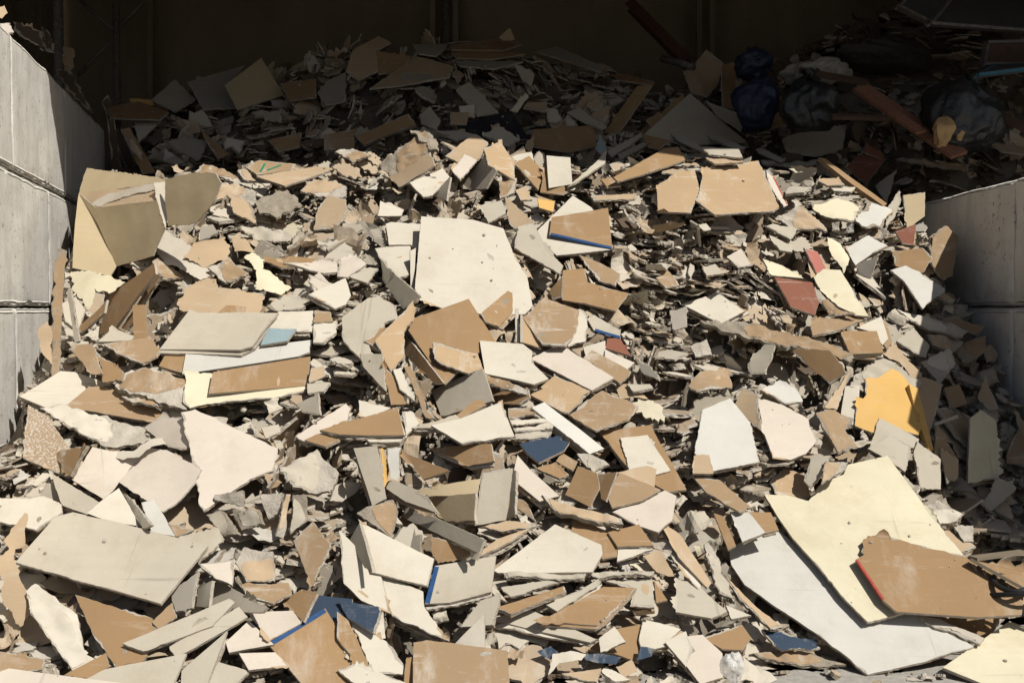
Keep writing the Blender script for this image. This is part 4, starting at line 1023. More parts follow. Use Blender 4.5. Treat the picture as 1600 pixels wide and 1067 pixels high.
def proto_chunk(seed):
    bm = bmesh.new(); bmesh.ops.create_icosphere(bm, subdivisions=2, radius=.5)
    for q in bm.verts:
        q.co *= 1 + .55 * noise.noise(q.co * 2.2 + Vector((seed, 0, 0))) + .25 * noise.noise(q.co * 6 + Vector((0, seed, 0)))
        q.co.z *= .55
    v = np.array([(q.co.x, q.co.y, 0, q.co.z) for q in bm.verts]); f = [tuple(x.index for x in p.verts) for p in bm.faces]; bm.free()
    return v, f, np.ones(len(f), int)
def proto_curl(seed):
    g = random.Random(seed); nx, ny = 10, 6; wdt = g.uniform(.25, .8); cv = g.uniform(-3.0, 3.0); v, f = [], []; tw = g.uniform(-.8, .8)
    for i in range(nx):
        for j in range(ny):
            s = i / (nx - 1) - .5; t = (j / (ny - 1) - .5) * wdt * (1 + .35 * noise.noise((s * 3, seed, 1)))
            ed = i in (0, nx - 1) or j in (0, ny - 1); e = .045 * g.uniform(-1, 1) if ed else 0
            a = cv * s; x = math.sin(a) / cv if abs(cv) > .1 else s; zc = (1 - math.cos(a)) / cv if abs(cv) > .1 else 0
            zc += .10 * noise.noise((s * 3.5, t * 3.5, seed))
            c, q = math.cos(tw * s), math.sin(tw * s); y = t + e * .7
            v.append((x + e * .7, y * c - zc * q * .3, zc + y * q, 0))
    for i in range(nx - 1):
        for j in range(ny - 1): a = i * ny + j; f.append((a, a + ny, a + ny + 1, a + 1))
    return np.array(v), f, np.zeros(len(f), int)
SH = [proto_shard(100 + i) for i in range(46)]; CH = [proto_chunk(i * 3.7) for i in range(12)]; CU = [proto_curl(500 + i) for i in range(24)]
SLOTS = ['C', 'G', 'P', 'T', 'B', 'D', 'K', 'L', 'Y', 'E']; NS = len(SLOTS)
def rubble_mats(): return [RM_[k] for k in SLOTS] + [CORE, CORED]
def rot_to(n, spin):
    n = n.normalized(); u = Vector((0, 0, 1)).cross(n); u = Vector((1, 0, 0)) if u.length < .05 else u.normalized(); v = n.cross(u)
    c, s = math.cos(spin), math.sin(spin); return np.array((u * c + v * s, v * c - u * s, n)).T
def heap_n(x, y):
    d = .08; n = Vector((-(H(x + d, y) - H(x - d, y)) / (2 * d), -(H(x, y + d) - H(x, y - d)) / (2 * d), 1)); return n.normalized()
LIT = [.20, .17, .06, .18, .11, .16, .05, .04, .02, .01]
DIM = [.05, .08, .02, .17, .22, .14, .08, .01, .0, .23]  # browner debris at the back, mix darkened to paint the shed's shade in
DARK = [.01, .02, .0, .05, .12, .06, .06, .01, .0, .67]  # mostly dark brown: deep shade at the back sides put into the colour
cand = []
def scatter(n, smin, smax, kind, off, seed, yr=(3.5, 10.6), pw=1.3, on_mound=None):
    g = random.Random(seed); made = 0
    while made < n:
        x = g.uniform(-3.7, 4.9); y = g.uniform(*yr)
        if x > 3.15 and y < 7.9: continue
        if g.random() > (1.2 - .07 * y): continue
        z = H(x, y)
        if z <= 0.02 and (x > 1.0 and g.random() < .8): continue
        hn = heap_n(x, y)
        s = smin * (smax / smin) ** (g.random() ** pw)
        floor = z <= .02
        if kind in ('shard', 'stack') and floor: s = min(s, .08)
        # beds of shards lie alike: a slow field of directions, with some strays
        a = 80 * noise.noise((x * 1.1, y * 1.1, 3)) + 40 * noise.noise((x * 3.3, y * 3.3, 9)); e = 56 + 55 * noise.noise((x * 1.3, y * 1.3, 20)) + 30 * noise.noise((x * 4, y * 4, 31))
        if g.random() < .3: a = g.uniform(-110, 110); e = g.uniform(-10, 85)
        a += g.gauss(0, 20); e += g.gauss(0, 15)
        n_ = nvec(a, max(-15, min(88, e)))
        if floor: n_ = (Vector((g.gauss(0, .25), g.gauss(0, .25), 1))).normalized()
        o_ = g.uniform(*off)
        if floor: o_ = abs(o_) * .1
        p = Vector((x, y, z)) + hn * o_
        if y > 7.7: s *= .85
        if on_mound:
            q = on_mound[g.randrange(len(on_mound))]; p = Vector(q) + Vector((g.uniform(-.02, .02), g.uniform(-.02, .02), g.uniform(0, .05))); floor = p.z < .04
        if kind == 'stack':
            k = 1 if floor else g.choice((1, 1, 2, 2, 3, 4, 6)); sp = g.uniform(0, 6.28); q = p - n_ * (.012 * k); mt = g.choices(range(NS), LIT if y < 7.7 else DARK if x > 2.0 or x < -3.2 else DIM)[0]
            for j in range(k):
                sj = s * g.uniform(.65, 1.1); th = g.choice((.0115, .013, .014, .02))
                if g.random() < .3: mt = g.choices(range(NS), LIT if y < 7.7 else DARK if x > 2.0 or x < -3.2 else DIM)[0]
                t_ = Vector((g.gauss(0, .16 * s), g.gauss(0, .16 * s), g.gauss(0, .16 * s))); t_ -= n_ * t_.dot(n_)
                n2 = (n_ + Vector((g.gauss(0, .11), g.gauss(0, .11), g.gauss(0, .11)))).normalized()
                cand.append(('shard', SH[g.randrange(len(SH))], q + t_, rot_to(n2, sp + g.gauss(0, .4)), (sj, sj, th), sj, mt, n2))
                q = q + n_ * (th * g.uniform(1.05, 2.2))
            made += 1; continue
        if kind == 'shard': pr = SH[g.randrange(len(SH))]; sz = (s, s, min(g.choice((.011, .0125, .014)), s * .35))
        elif kind == 'curl': pr = CU[g.randrange(len(CU))]; sz = (s, s, s)
        else: pr = CH[g.randrange(len(CH))]; sz = (s, s * g.uniform(.6, 1), s)
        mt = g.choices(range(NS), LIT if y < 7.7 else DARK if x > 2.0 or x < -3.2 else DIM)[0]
        cand.append((kind, pr, p, rot_to(n_, g.uniform(0, 6.28)), sz, s, mt, n_)); made += 1
scatter(3000, .14, .50, 'stack', (-.30, -.03), 1, pw=1.1)
scatter(900, .12, .40, 'stack', (-.15, .02), 31, (7.7, 10.6), pw=1.3)
scatter(600, .10, .34, 'stack', (-.08, .03), 21, (3.5, 8), pw=1.)
MV = [tuple(v) for v in V if v[1] < 7.6 and v[2] > .0]
scatter(2600, .08, .26, 'stack', (0, .01), 8, pw=1.2, on_mound=MV)
scatter(3200, .012, .07, 'chunk', (0, .01), 41, (3.5, 7.4), pw=2., on_mound=[v for v in MV if v[1] < 7.2])
scatter(700, .05, .2, 'curl', (0, .02), 43, (3.5, 7.4), on_mound=[v for v in MV if v[1] < 7.2])
scatter(1300, .06, .18, 'stack', (-.26, -.03), 5, (3.5, 8))
scatter(1500, .03, .12, 'shard', (-.26, -.02), 2, (3.5, 8))
scatter(2300, .06, .30, 'curl', (-.12, .04), 3, (3.5, 9))
scatter(3800, .012, .10, 'chunk', (-.24, -.03), 4, (3.5, 7.6), pw=2.2)
allv, allf, allm = [], [], []; nv = 0
big = []
for c in cand:
    kind, (v, f, mi), p, Rm, sz, s, mt, n_ = c
    loc = np.stack([v[:, 0] * sz[0], v[:, 1] * sz[1], v[:, 2] * sz[0] + v[:, 3] * sz[2]], 1)
    P = loc @ Rm.T + np.array(p)
    px, py, z = project(P)
    if px.max() < -40 or px.min() > 1640 or py.min() > 1110: continue
    d = dt_at(px, py)
    lim = .02 if kind != 'chunk' else .0
    mg = .035 if kind == 'shard' else .003
    hid = ((z < d + mg) & (d < 50)).mean()
    if hid > lim and kind == 'shard' and s > .09:               # tuck the bigger ones in under the boards
        rd = np.array((p - CAM).normalized())
        for sh in (.04, .08, .13, .2, .28):
            P2 = P + rd * sh; px, py, z = project(P2); d = dt_at(px, py); hid = ((z < d + mg) & (d < 50)).mean()
            if hid <= lim: P = P2; break
    if hid > lim: continue
    if hole_at(px, py).mean() > .3 and P[:, 1].min() < 7.2:
        hp = H(P[:, 0].mean(), P[:, 1].mean()) - P[:, 2].mean()
        if hp < .24: continue
    if nofill_at(px, py).mean() > .02 and P[:, 1].min() < 8.3: continue
    if (P[:, 0].max() > 3.08 and P[:, 1].min() < 7.75) or (P[:, 0] < -2.80 - .235 * (P[:, 1] - 5.5)).any(): continue
    P[:, 2] = np.maximum(P[:, 2], .004)
    if kind == 'shard': m = np.where(mi == 0, mt, np.where(mi == 1, SLOTS.index('E') if mt == SLOTS.index('E') else NS + (0 if (nv % 3) else 1), SLOTS.index('B')))
    elif kind == 'curl': m = np.full(len(f), mt if mt != 5 else 3)
    else: m = np.full(len(f), NS + nv % 2)
    area = (px.max() - px.min()) * (py.max() - py.min())
    big.append((kind, P, f, m, area, (px.mean(), py.mean()), mt, s, p, n_, z.mean()))
    nv += 1
# crumbs of plaster lying on the boards
g = random.Random(77); crumbs = []
for T in things:
    lf = T.leaves[0]
    if T.kind != 'board' or lf.n.z < .55: continue
    Mx, poly = frame_of(lf); xs = [p.x for p in poly]; ys = [p.y for p in poly]
    n_ = int(min(22, (max(xs) - min(xs)) * (max(ys) - min(ys)) * g.choice((0, 0, 12, 40)) * .8 + g.random()))
    for _ in range(n_):
        q = Vector((g.uniform(min(xs), max(xs)), g.uniform(min(ys), max(ys))))
        if not inside([(p.x, p.y) for p in poly], np.array([q.x]), np.array([q.y]))[0]: continue
        s = .004 + .016 * g.random() ** 3; v, f, mi = CH[g.randrange(len(CH))]; a = g.uniform(0, 6.28)
        P = np.stack([v[:, 0] * s * math.cos(a) - v[:, 1] * s * math.sin(a), v[:, 0] * s * math.sin(a) + v[:, 1] * s * math.cos(a), v[:, 3] * s], 1)
        R3 = np.array(Mx.to_3x3()); P = (P + np.array((q.x, q.y, s * .22))) @ R3.T + np.array(Mx.translation)
        crumbs.append(('crumb', P, f, np.full(len(f), NS + g.randrange(2)), 0, (0, 0), 0, s, Vector(), Vector((0, 0, 1)), 9.))
# the larger loose scraps are things of their own, the countless rest is one heap of stuff
vis = [b for b in big if b[0] in ('shard', 'curl') and 20 < b[5][0] < 1580 and 40 < b[5][1] < 1060]
# coarse depth test so that buried shards stay in the stuff
zb = np.full((267, 400), 99.)
for b in big:
    px, py, z = project(b[1])
    i0, i1 = int(max(0, px.min() / 4)), int(min(399, px.max() / 4)); j0, j1 = int(max(0, py.min() / 4)), int(min(266, py.max() / 4))
    if i1 < i0 or j1 < j0: continue
    # inner half of the box stands for the shard
    wi, wj = (i1 - i0) // 4, (j1 - j0) // 4
    sl = zb[j0 + wj:j1 - wj + 1, i0 + wi:i1 - wi + 1]; np.minimum(sl, b[10], out=sl)
sub = DT[int(-OY / GS):int(-OY / GS) + 267, int(-OX / GS):int(-OX / GS) + 400]; zb = np.minimum(zb, sub)
def seen(b):
    px, py, z = project(b[1])
    i = np.clip((px / 4).astype(int), 0, 399); j = np.clip((py / 4).astype(int), 0, 266)
    return (z < zb[j, i] + .03).mean()
score = [(b[4] * seen(b) ** 2, k) for k, b in enumerate(vis)]
score.sort(reverse=True)
pick = [vis[k] for s_, k in score[:N_SCRAP]]
pickid = {id(b) for b in pick}
MARKS = [(190, 355, 'the bent mustard board'), (370, 515, 'the stacked panels at left'), (175, 875, 'the big greige panel'), (365, 720, 'the large pink sheet'), (210, 735, 'the pink folded board'), (735, 415, 'the big white board'), (700, 520, 'the large square brown board'), (806, 565, 'the clean cream panel'), (715, 615, 'the shaded greige panel'), (565, 665, 'the brown triangle'), (740, 660, 'the cream kite shaped board'), (900, 380, 'the brown blue edged panel'), (870, 510, 'the six sided brown board'), (920, 440, 'the notched brown board'), (1130, 290, 'the cracked tan board'), (1115, 480, 'the clean white tile'), (1245, 460, 'the brick red tile'), (1310, 450, 'the pale yellow wedge'), (1390, 630, 'the orange painted board'), (1230, 670, 'the pink curved sheet'), (1135, 675, 'the big cool white board'), (1200, 530, 'the long torn slab'), (890, 665, 'the white beam'), (1000, 710, 'the framing brown board'), (945, 640, 'the grey scratched board'), (960, 575, 'the long cream board'), (860, 860, 'the big pale triangle'), (770, 785, 'the upright greige box'), (700, 830, 'the long shaded greige board'), (620, 870, 'the brown rimmed cream board'), (720, 910, 'the blue edged greige panel'), (920, 950, 'the brown stack'), (485, 1010, 'the blue taped brown board'), (720, 1040, 'the glue striped board'), (1330, 840, 'the very large pale yellow sheet'), (1250, 950, 'the very large cool white sheet'), (1450, 900, 'the wide brown board'), (1060, 1020, 'the rounded cream board'), (890, 1030, 'the crumpled white paper'), (960, 810, 'the peach cream board'), (640, 280, 'the large dusty chunk on the ridge'), (880, 270, 'the upright white rectangle'), (1010, 255, 'the long brown ridge panel'), (1330, 390, 'the white box'), (1450, 800, 'the round plaster chunk'), (1140, 240, 'the right peak slabs'), (470, 270, 'the long tan ridge slab'), (420, 770, 'the upright broken slabs'), (310, 430, 'the big tan torn paper'), (510, 260, 'the left ridge slabs'), (760, 85, 'the slab stack crowning the back heap'), (400, 135, 'the mustard square'), (790, 190, 'the black board'), (1090, 190, 'the big grey triangle'), (90, 500, 'the tall torn board by the left wall'), (1430, 410, 'the torn board by the right wall'), (600, 510, 'the greenish grey torn board'), (80, 690, 'the speckled board'), (90, 930, 'the long white torn board'), (1290, 330, 'the long brown batten')]
WORD = {'C': 'cream', 'G': 'greige', 'P': 'pale pink', 'T': 'tan', 'B': 'brown', 'D': 'dusty brown', 'K': 'grey', 'L': 'white', 'Y': 'pale yellow', 'E': 'dark brown'}
used = set()
def direction(dx, dy):
    a = math.degrees(math.atan2(-dy, dx)) % 360
    return ['right of', 'up and right of', 'above', 'up and left of', 'left of', 'down and left of', 'below', 'down and right of'][int((a + 22.5) // 45) % 8]
def scrap_label(b):
    px, py = b[5]; w = WORD[SLOTS[b[6]]]; n_ = b[9]
    ex = max(np.ptp(project(b[1])[0]), 1); ey = max(np.ptp(project(b[1])[1]), 1)
    shp = 'flat lying' if n_.z > .8 else 'upright' if abs(n_.z) < .35 else 'tilted'
    if ex > 2.2 * ey: shp += ' narrow'
    elif ey > 2.0 * ex: shp += ' tall'
    size = 'palm sized' if b[7] < .11 else 'hand sized' if b[7] < .17 else 'book sized'
    noun = 'curled paper shred' if b[0] == 'curl' else 'drywall scrap'
    ms = sorted(MARKS, key=lambda m: (m[0] - px) ** 2 + (m[1] - py) ** 2)
    for q in range(12):
        i, j = ((0, 1), (0, 2), (1, 2), (0, 3), (1, 3), (2, 3), (0, 4), (1, 4), (2, 4), (3, 4), (0, 5), (1, 5))[q]
        m, m2 = ms[i], ms[j]
        for lab in (f'{size} {shp} {w} {noun} {direction(px - m[0], py - m[1])} {m[2]}',
                    f'{shp} {w} {noun} {direction(px - m[0], py - m[1])} {m[2][4:]}, {direction(px - m2[0], py - m2[1])} {m2[2][4:]}'):
            if lab not in used and len(lab.split()) <= 16: used.add(lab); return lab
    return None
ns = 0
for b in pick:
    lab = scrap_label(b)
    if not lab: pickid.discard(id(b)); continue
    kind, P, f, m, area, c2, mt, s, p, n_, zz = b
    nm = 'paper_shred' if kind == 'curl' else 'drywall_scrap'
    P2 = P - np.array(p)
    o = mesh(nm, P2, f, rubble_mats(), None, m.tolist(), [False] * len(f)); o.location = p
    tag(o, lab, 'paper shred' if kind == 'curl' else 'drywall scrap', 'loose paper shreds' if kind == 'curl' else 'loose drywall scraps between the boards'); ns += 1
vv, ff, mm = [], [], []; n0 = 0
for b in big + crumbs:
    if id(b) in pickid: continue
    vv.append(b[1]); ff += [tuple(i + n0 for i in f) for f in b[2]]; mm.append(b[3]); n0 += len(b[1])
vv = np.concatenate(vv); mm = np.concatenate(mm)
o = mesh('loose_rubble', vv.tolist(), ff, rubble_mats(), None, mm.tolist()); tag(o, kind='stuff')
print('things', len(things), 'scraps', ns, 'rubble pieces', len(big) - ns, 'verts', len(vv))

# ------------------------------------------------------------------ concrete blocks of the bin walls
def concrete():
    b = NB('cast_concrete', .9, .2)
    n1 = b.noise(1.6, 5, .6); n2 = b.noise(7, 6, .7, stretch=(1, 1, .25)); n3 = b.noise(26, 5, .75); n4 = b.noise(120, 2, .6)
    k = b.mix(b.ramp(n1, .3, .7), (.62, .595, .54), (.76, .735, .68)); k = b.mix(b.ramp(n2, .45, .75, 0, .5), k, (.42, .39, .34))
    k = b.mix(b.ramp(n3, .61, .69, 0, .6), k, (.28, .25, .21)); k = b.mix(b.ramp(n4, .68, .72, 0, .5), k, (.25, .23, .2)); n5 = b.noise(3.2, 6, .75, stretch=(.5, .5, 1.6)); k = b.mix(b.ramp(n5, .54, .72, 0, .4), k, (.36, .33, .28)); b.col(k)
    h = b.math('SUBTRACT', b.math('MULTIPLY', n2, .5), b.math('MULTIPLY', b.ramp(n3, .62, .75), .8)); h = b.math('SUBTRACT', h, b.math('MULTIPLY', b.ramp(n4, .66, .72), .5))
    b.bump(h, .8, .02); return b.m
CONC = concrete()
def block(loc, dirv, L, lab, grp, dz=.8, T=.8, side=1, seed=0):
    d = Vector((dirv[0], dirv[1], 0)).normalized(); n = Vector((d.y, -d.x, 0)) * side
    bm = bmesh.new(); bmesh.ops.create_cube(bm, size=1)
    for v in bm.verts: v.co = Vector((v.co.x * (L - .005), v.co.y * T, v.co.z * (dz - .008)))
    bm.edges.ensure_lookup_table()
    lon = [e for e in bm.edges if abs((e.verts[0].co - e.verts[1].co).x) > .5 * L]
    bmesh.ops.bevel(bm, geom=lon, offset=.036, segments=3, affect='EDGES', profile=.6)
    bmesh.ops.bevel(bm, geom=[e for e in bm.edges if abs(abs(e.verts[0].co.x) - (L - .005) / 2) < 1e-4 and abs(abs(e.verts[1].co.x) - (L - .005) / 2) < 1e-4], offset=.010, segments=2, affect='EDGES', profile=.6)
    for _ in range(1): bmesh.ops.subdivide_edges(bm, edges=[e for e in bm.edges if e.calc_length() > .2], cuts=26, use_grid_fill=True)
    for v in bm.verts:
        q = v.co + Vector((seed, seed * 2, 0))
        edge = sum(abs(abs(c) - h / 2) < .05 for c, h in zip(v.co, (L, T, dz)))
        v.co += v.co.normalized() * (.010 * noise.noise(q * 3) + .004 * noise.noise(q * 11) - (.010 * max(0, noise.noise(q * 6)) + .008 * max(0, noise.noise(q * 24)) if edge > 1 else 0))
    me = bpy.data.meshes.new('concrete_block'); bm.to_mesh(me); bm.free(); me.materials.append(CONC)
    for p in me.polygons: p.use_smooth = True
    o = bpy.data.objects.new('concrete_block', me); col.objects.link(o)
    o.location = loc; o.rotation_euler = (0, 0, math.atan2(d.y, d.x)); tag(o, lab, 'concrete block', grp); return o
LD = Vector((-.235, 1, 0)).normalized(); LN = Vector((LD.y, -LD.x, 0))
def left_pt(Y): return Vector((-2.83 - .235 * (Y - 5.5), Y, 0))
tier = ['bottom', 'second', 'third', 'top']
for t in range(4):
    ys = [3.85, 5.84, 7.28, 8.95] if t % 2 else [3.2, 5.0, 6.72, 8.6]
    if t == 3: ys = [4.4, 5.84, 7.28, 8.95]
    for i, (a, b_) in enumerate(zip(ys[:-1], ys[1:])):
        A, B = left_pt(a), left_pt(b_); L = (B - A).length; c = (A + B) / 2 - LN * .4
        pos = ('nearest', 'middle', 'rearmost')[i]
        block((c.x, c.y, .4 + .8 * t), LD, L, f'pale concrete block, {pos} in the {tier[t]} course of the left wall', 'concrete blocks of the left wall', seed=t * 7 + i * 3)
for t in range(3):
    ys = [4.55, 6.2, 7.7] if t != 1 else [4.6, 6.1, 7.7]
    for i, (a, b_) in enumerate(zip(ys[:-1], ys[1:])):
        pos = ('nearer', 'farther')[i]
        block((3.12 + .4 - (.05 if t == 1 else 0) - (.02 if t == 0 else 0), (a + b_) / 2, .4 + .8 * t), (0, 1, 0), b_ - a, f'shaded concrete block, {pos} in the {tier[t] if t < 2 else "top"} course of the right wall', 'concrete blocks of the right wall', seed=40 + t * 7 + i * 3)

# ------------------------------------------------------------------ ground
gm = NB('yard_concrete', .9, .2); n1 = gm.noise(1.5, 6, .7); n2 = gm.noise(25, 5, .7)
k = gm.mix(gm.ramp(n1, .3, .7), (.09, .085, .078), (.15, .14, .125)); k = gm.mix(gm.ramp(n2, .55, .75, 0, .5), k, (.2, .19, .17)); gy_ = gm.n('ShaderNodeSeparateXYZ'); gm.l(gm.co, gy_.inputs[0]); k = gm.mix(gm.math('MULTIPLY', gm.ramp(gy_.outputs[1], 2.6, 3.8), .75), k, gm.mix(gm.ramp(n2, .35, .7), (.34, .32, .28), (.50, .47, .42))); gm.col(k); gm.bump(n2, .4, .01)  # yard out of view is darkened to bounce less light into the shed
o = mesh('ground', [(-60, -60, 0), (60, -60, 0), (60, 60, 0), (-60, 60, 0)], [(0, 1, 2, 3)], [gm.m]); tag(o, kind='structure')

# ------------------------------------------------------------------ the shed over the back of the bin
def tarp_mat():
    b = NB('tarpaulin', .75, .25); n = b.noise(1.2, 5, .6, stretch=(1, 1, .3)); n2 = b.noise(9, 4, .6)
    b.col(b.mix(b.ramp(n, .3, .7), (.15, .118, .082), (.21, .17, .12))); b.bump(b.math('ADD', n2, b.math('MULTIPLY', n, 2.)), .5, .03); return b.m
TARP = tarp_mat(); STEEL = plain('rusty_steel', (.13, .115, .10), .6, .3, 30, .5); RUST = plain('rusted_beam', (.10, .045, .03), .8, .4, 25, .4)
shed = empty('storage_shed', (0, 9, 0)); tag(shed, 'dark shed with tarpaulin walls and pipe posts over the back of the heap', 'shed')
def sheet(name, A, U, Vv, nu, nv_, amp, freq, mat, parent, th=.02):
    n = U.cross(Vv).normalized(); vs, fs = [], []
    for j in range(nv_ + 1):
        for i in range(nu + 1):
            p = A + U * (i / nu) + Vv * (j / nv_); q = p - Vector((0, 9, 0))
            fold = amp * (noise.noise((p.x * freq, p.y * freq, p.z * freq * .25)) + .5 * noise.noise((p.x * freq * 3, p.y * freq * 3, p.z * freq)))
            vs.append(q + n * fold)
    for j in range(nv_):
        for i in range(nu): a = j * (nu + 1) + i; fs.append((a, a + 1, a + nu + 2, a + nu + 1))
    return mesh(name, vs, fs, [mat], parent, None, [True] * len(fs))
sheet('back_wall', Vector((-5.6, 11.6, 0)), Vector((11.2, 0, 0)), Vector((0, 0, 5.4)), 150, 50, .10, 1.4, TARP, shed)
sheet('side_wall', Vector((-5.2, 11.6, 0)), Vector((0, -4.4, 0)), Vector((0, 0, 5.4)), 50, 40, .05, 1.4, TARP, shed)
sheet('side_wall', Vector((5.2, 7.2, 0)), Vector((0, 4.4, 0)), Vector((0, 0, 5.4)), 50, 40, .05, 1.4, TARP, shed)
def boxm(name, a, b, mat, parent, w=.05, h=.05):
    a, b = Vector(a), Vector(b); d = (b - a).normalized(); u = d.cross(Vector((0, 1, .01))).normalized(); v = d.cross(u)
    vs = [p + u * (sx * w) + v * (sy * h) - Vector((0, 9, 0)) if parent == shed else p + u * (sx * w) + v * (sy * h) for p in (a, b) for sx, sy in ((-1, -1), (1, -1), (1, 1), (-1, 1))]
    return mesh(name, vs, [(0, 1, 2, 3)[::-1], (4, 5, 6, 7), (0, 1, 5, 4), (1, 2, 6, 5), (2, 3, 7, 6), (3, 0, 4, 7)], [mat], parent)
def pipe(name, pts, r, mat, parent, off=Vector((0, 9, 0)), seg=14):
    vs, fs = [], []; pts = [Vector(p) for p in pts]
    for i, p in enumerate(pts):
        d = (pts[min(i + 1, len(pts) - 1)] - pts[max(i - 1, 0)]).normalized(); u = d.orthogonal().normalized()
        if i: u = (pu - d * pu.dot(d)).normalized()
        pu = u; v = d.cross(u)
        for k in range(seg): a = 2 * math.pi * k / seg; vs.append(p + (u * math.cos(a) + v * math.sin(a)) * r - off)
    for i in range(len(pts) - 1):
        for k in range(seg): a = i * seg + k; b = i * seg + (k + 1) % seg; fs.append((a, b, b + seg, a + seg))
    fs += [tuple(range(seg))[::-1], tuple(range((len(pts) - 1) * seg, len(pts) * seg))]
    return mesh(name, vs, fs, [mat], parent, None, [True] * (len(fs) - 2) + [False] * 2)
YF = ROOF_Y
boxm('roof', (0, YF, 5.46), (0, 12.2, 5.46), TARP, shed, 9.5, .06)
def at(px, py, Y): r = ray(px, py); return CAM + r * (Y / r.y)
def post(px0, px1, Y, r, name='pipe_post', zb=0):
    p = at((px0 + px1) / 2, 60, Y); return pipe(name, [(p.x, p.y, zb), (p.x, p.y, 5.42)], r, STEEL, shed)
post(83, 99, 9.4, .047); post(177, 187, 10.6, .036); post(690, 704, 11.4, .05)
for a, b_, yy in (((125, 0), (176, 47), 10.55), ((122, 118), (176, 62), 10.55), ((189, 40), (223, 5), 10.55)):
    pipe('brace', [at(*a, yy), at(*b_, yy)], .022, STEEL, shed)
boxm('wall_rail', at(676, -60, 11.45), at(676, 75, 11.45), TARP, shed, .03, .03); boxm('wall_rail', at(712, -60, 11.45), at(712, 75, 11.45), TARP, shed, .03, .03)
for px_ in (236, 1092, 1112): boxm('wall_rail', at(px_, -60, 11.4), at(px_, 160, 11.4), TARP, shed, .03, .03)
o = empty('steel_beam', at(1000, 20, 10.6)); tag(o, 'rusty steel beam leaning diagonally against the dark back wall', 'beam')
A, B = at(985, 8, 11.2), at(1075, 100, 10.3)
for nm, w_, h_, dv in (('flange', .055, .008, .05), ('web', .008, .05, 0), ('flange', .055, .008, -.05)):
    d = (B - A).normalized(); u = d.cross(Vector((0, 1, .01))).normalized(); v = d.cross(u)
    m = boxm(nm, A + v * dv - o.location, B + v * dv - o.location, RUST, o, w_, h_)
o = pipe('steel_pipe', [at(1035, 92, 10), at(1066, 100, 9.8), at(1084, 106, 9.7)], .035, STEEL, None, Vector((0, 0, 0))); tag(o, 'short grey pipe end poking out of the dark heap by the pointed tan board', 'pipe')

# ------------------------------------------------------------------ sacks and other things in the dark at the right
def bag_mat(name, c, rough, spec=.5):
    b = NB(name, rough, spec); n1 = b.noise(5, 6, .65); n2 = b.noise(16, 4, .6, stretch=(1, .3, 1))
    b.col(b.mix(b.ramp(n1, .3, .7), sc(c, .75), sc(c, 1.25))); b.bump(b.math('ADD', n1, b.math('MULTIPLY', n2, .5)), .9, .03); return b.m
BBAG = bag_mat('black_plastic', (.022, .024, .024), .36); BLUEB = bag_mat('blue_plastic', (.014, .022, .05), .5); WBAG = bag_mat('white_plastic', (.25, .23, .19), .55); DBAG = bag_mat('dark_cloth', (.05, .045, .035), .9)
def sack(name, px, py, Y, w, h, dpt, mat, lab, cat, seed, tiltz=0, neck=True):
    c = at(px, py, Y) - Vector((0, 0, h * .12)); o = empty(name, c); tag(o, lab, cat)
    bm = bmesh.new(); bmesh.ops.create_icosphere(bm, subdivisions=5, radius=1)
    for v in bm.verts:
        q = v.co.copy(); o1 = Vector((seed, seed * 1.7, 0)); r1 = noise.noise(q * 1.1 + o1); r2 = 1 - abs(noise.noise(q * 1.9 + o1 * 2)) * 2; r3 = 1 - abs(noise.noise(Vector((q.x * 5, q.y * 5, q.z * 1.8)) + o1)) * 2
        k = .86 + .34 * r1 + .12 * r2 + .05 * r3
        s = (1 - abs(q.z) ** 3 * .12); v.co = Vector((q.x * w * k * s, q.y * dpt * k * s, q.z * h * k))
        if v.co.z < -h * .85: v.co.z = -h * .85
    me = bpy.data.meshes.new('sack_body'); bm.to_mesh(me); bm.free(); me.materials.append(mat)
    for p in me.polygons: p.use_smooth = True
    b = bpy.data.objects.new('sack_body', me); col.objects.link(b); b.parent = o
    if neck:
        n_ = 20; vs, fs = [], []
        for j, (zz, rr) in enumerate(((h * .8, .35), (h * 1.0, .14), (h * 1.08, .12), (h * 1.2, .24))):
            for k in range(n_):
                a = 2 * math.pi * k / n_; rf = rr * w * (1 + .3 * math.sin(a * 6 + j)); vs.append((math.cos(a) * rf, math.sin(a) * rf, zz + .015 * math.sin(a * 5)))
        for j in range(3):
            for k in range(n_): a = j * n_ + k; b2 = j * n_ + (k + 1) % n_; fs.append((a, b2, b2 + n_, a + n_))
        mesh('tied_neck', vs, fs, [mat], o, None, [True] * len(fs))
    o.rotation_euler = (0, tiltz, seed)
    return o
sack('blue_bag', 1182, 160, 8.6, .20, .24, .2, BLUEB, 'full blue plastic bag standing in the dark right of the pointed tan board', 'bag', 1.2)
sack('blue_bag', 1175, 100, 9.1, .18, .13, .2, BLUEB, 'smaller blue bag bundled on top behind the full blue bag', 'bag', 2.2)
sack('white_bag', 1275, 112, 8.8, .31, .13, .2, WBAG, 'dusty white plastic bag slumped behind the big black bag', 'bag', 3.3, .05, False)
sack('black_bag', 1265, 160, 8.3, .27, .24, .24, BBAG, 'big black bin bag in deep shade below the white bag', 'bag', 4.1)
sack('black_bag', 1495, 182, 7.85, .34, .30, .28, BBAG, 'shiny torn black bin bag catching light above the right wall', 'bag', 5.6, .35)
sack('black_bag', 1380, 85, 9.3, .45, .14, .3, DBAG, 'long dark sack lying at the top behind the white bag', 'bag', 6.6, .1, False)
WOODR = plain('red_brown_wood', (.24, .115, .07), .7, .2, 30, .3); WOODD = plain('dark_wood', (.10, .06, .04), .7, .2, 30, .3); TEAL = plain('teal_paint', (.03, .10, .14), .5, .1, 20, .2); DMET = plain('dark_panel', (.06, .06, .06), .5, .1, 10, .2)
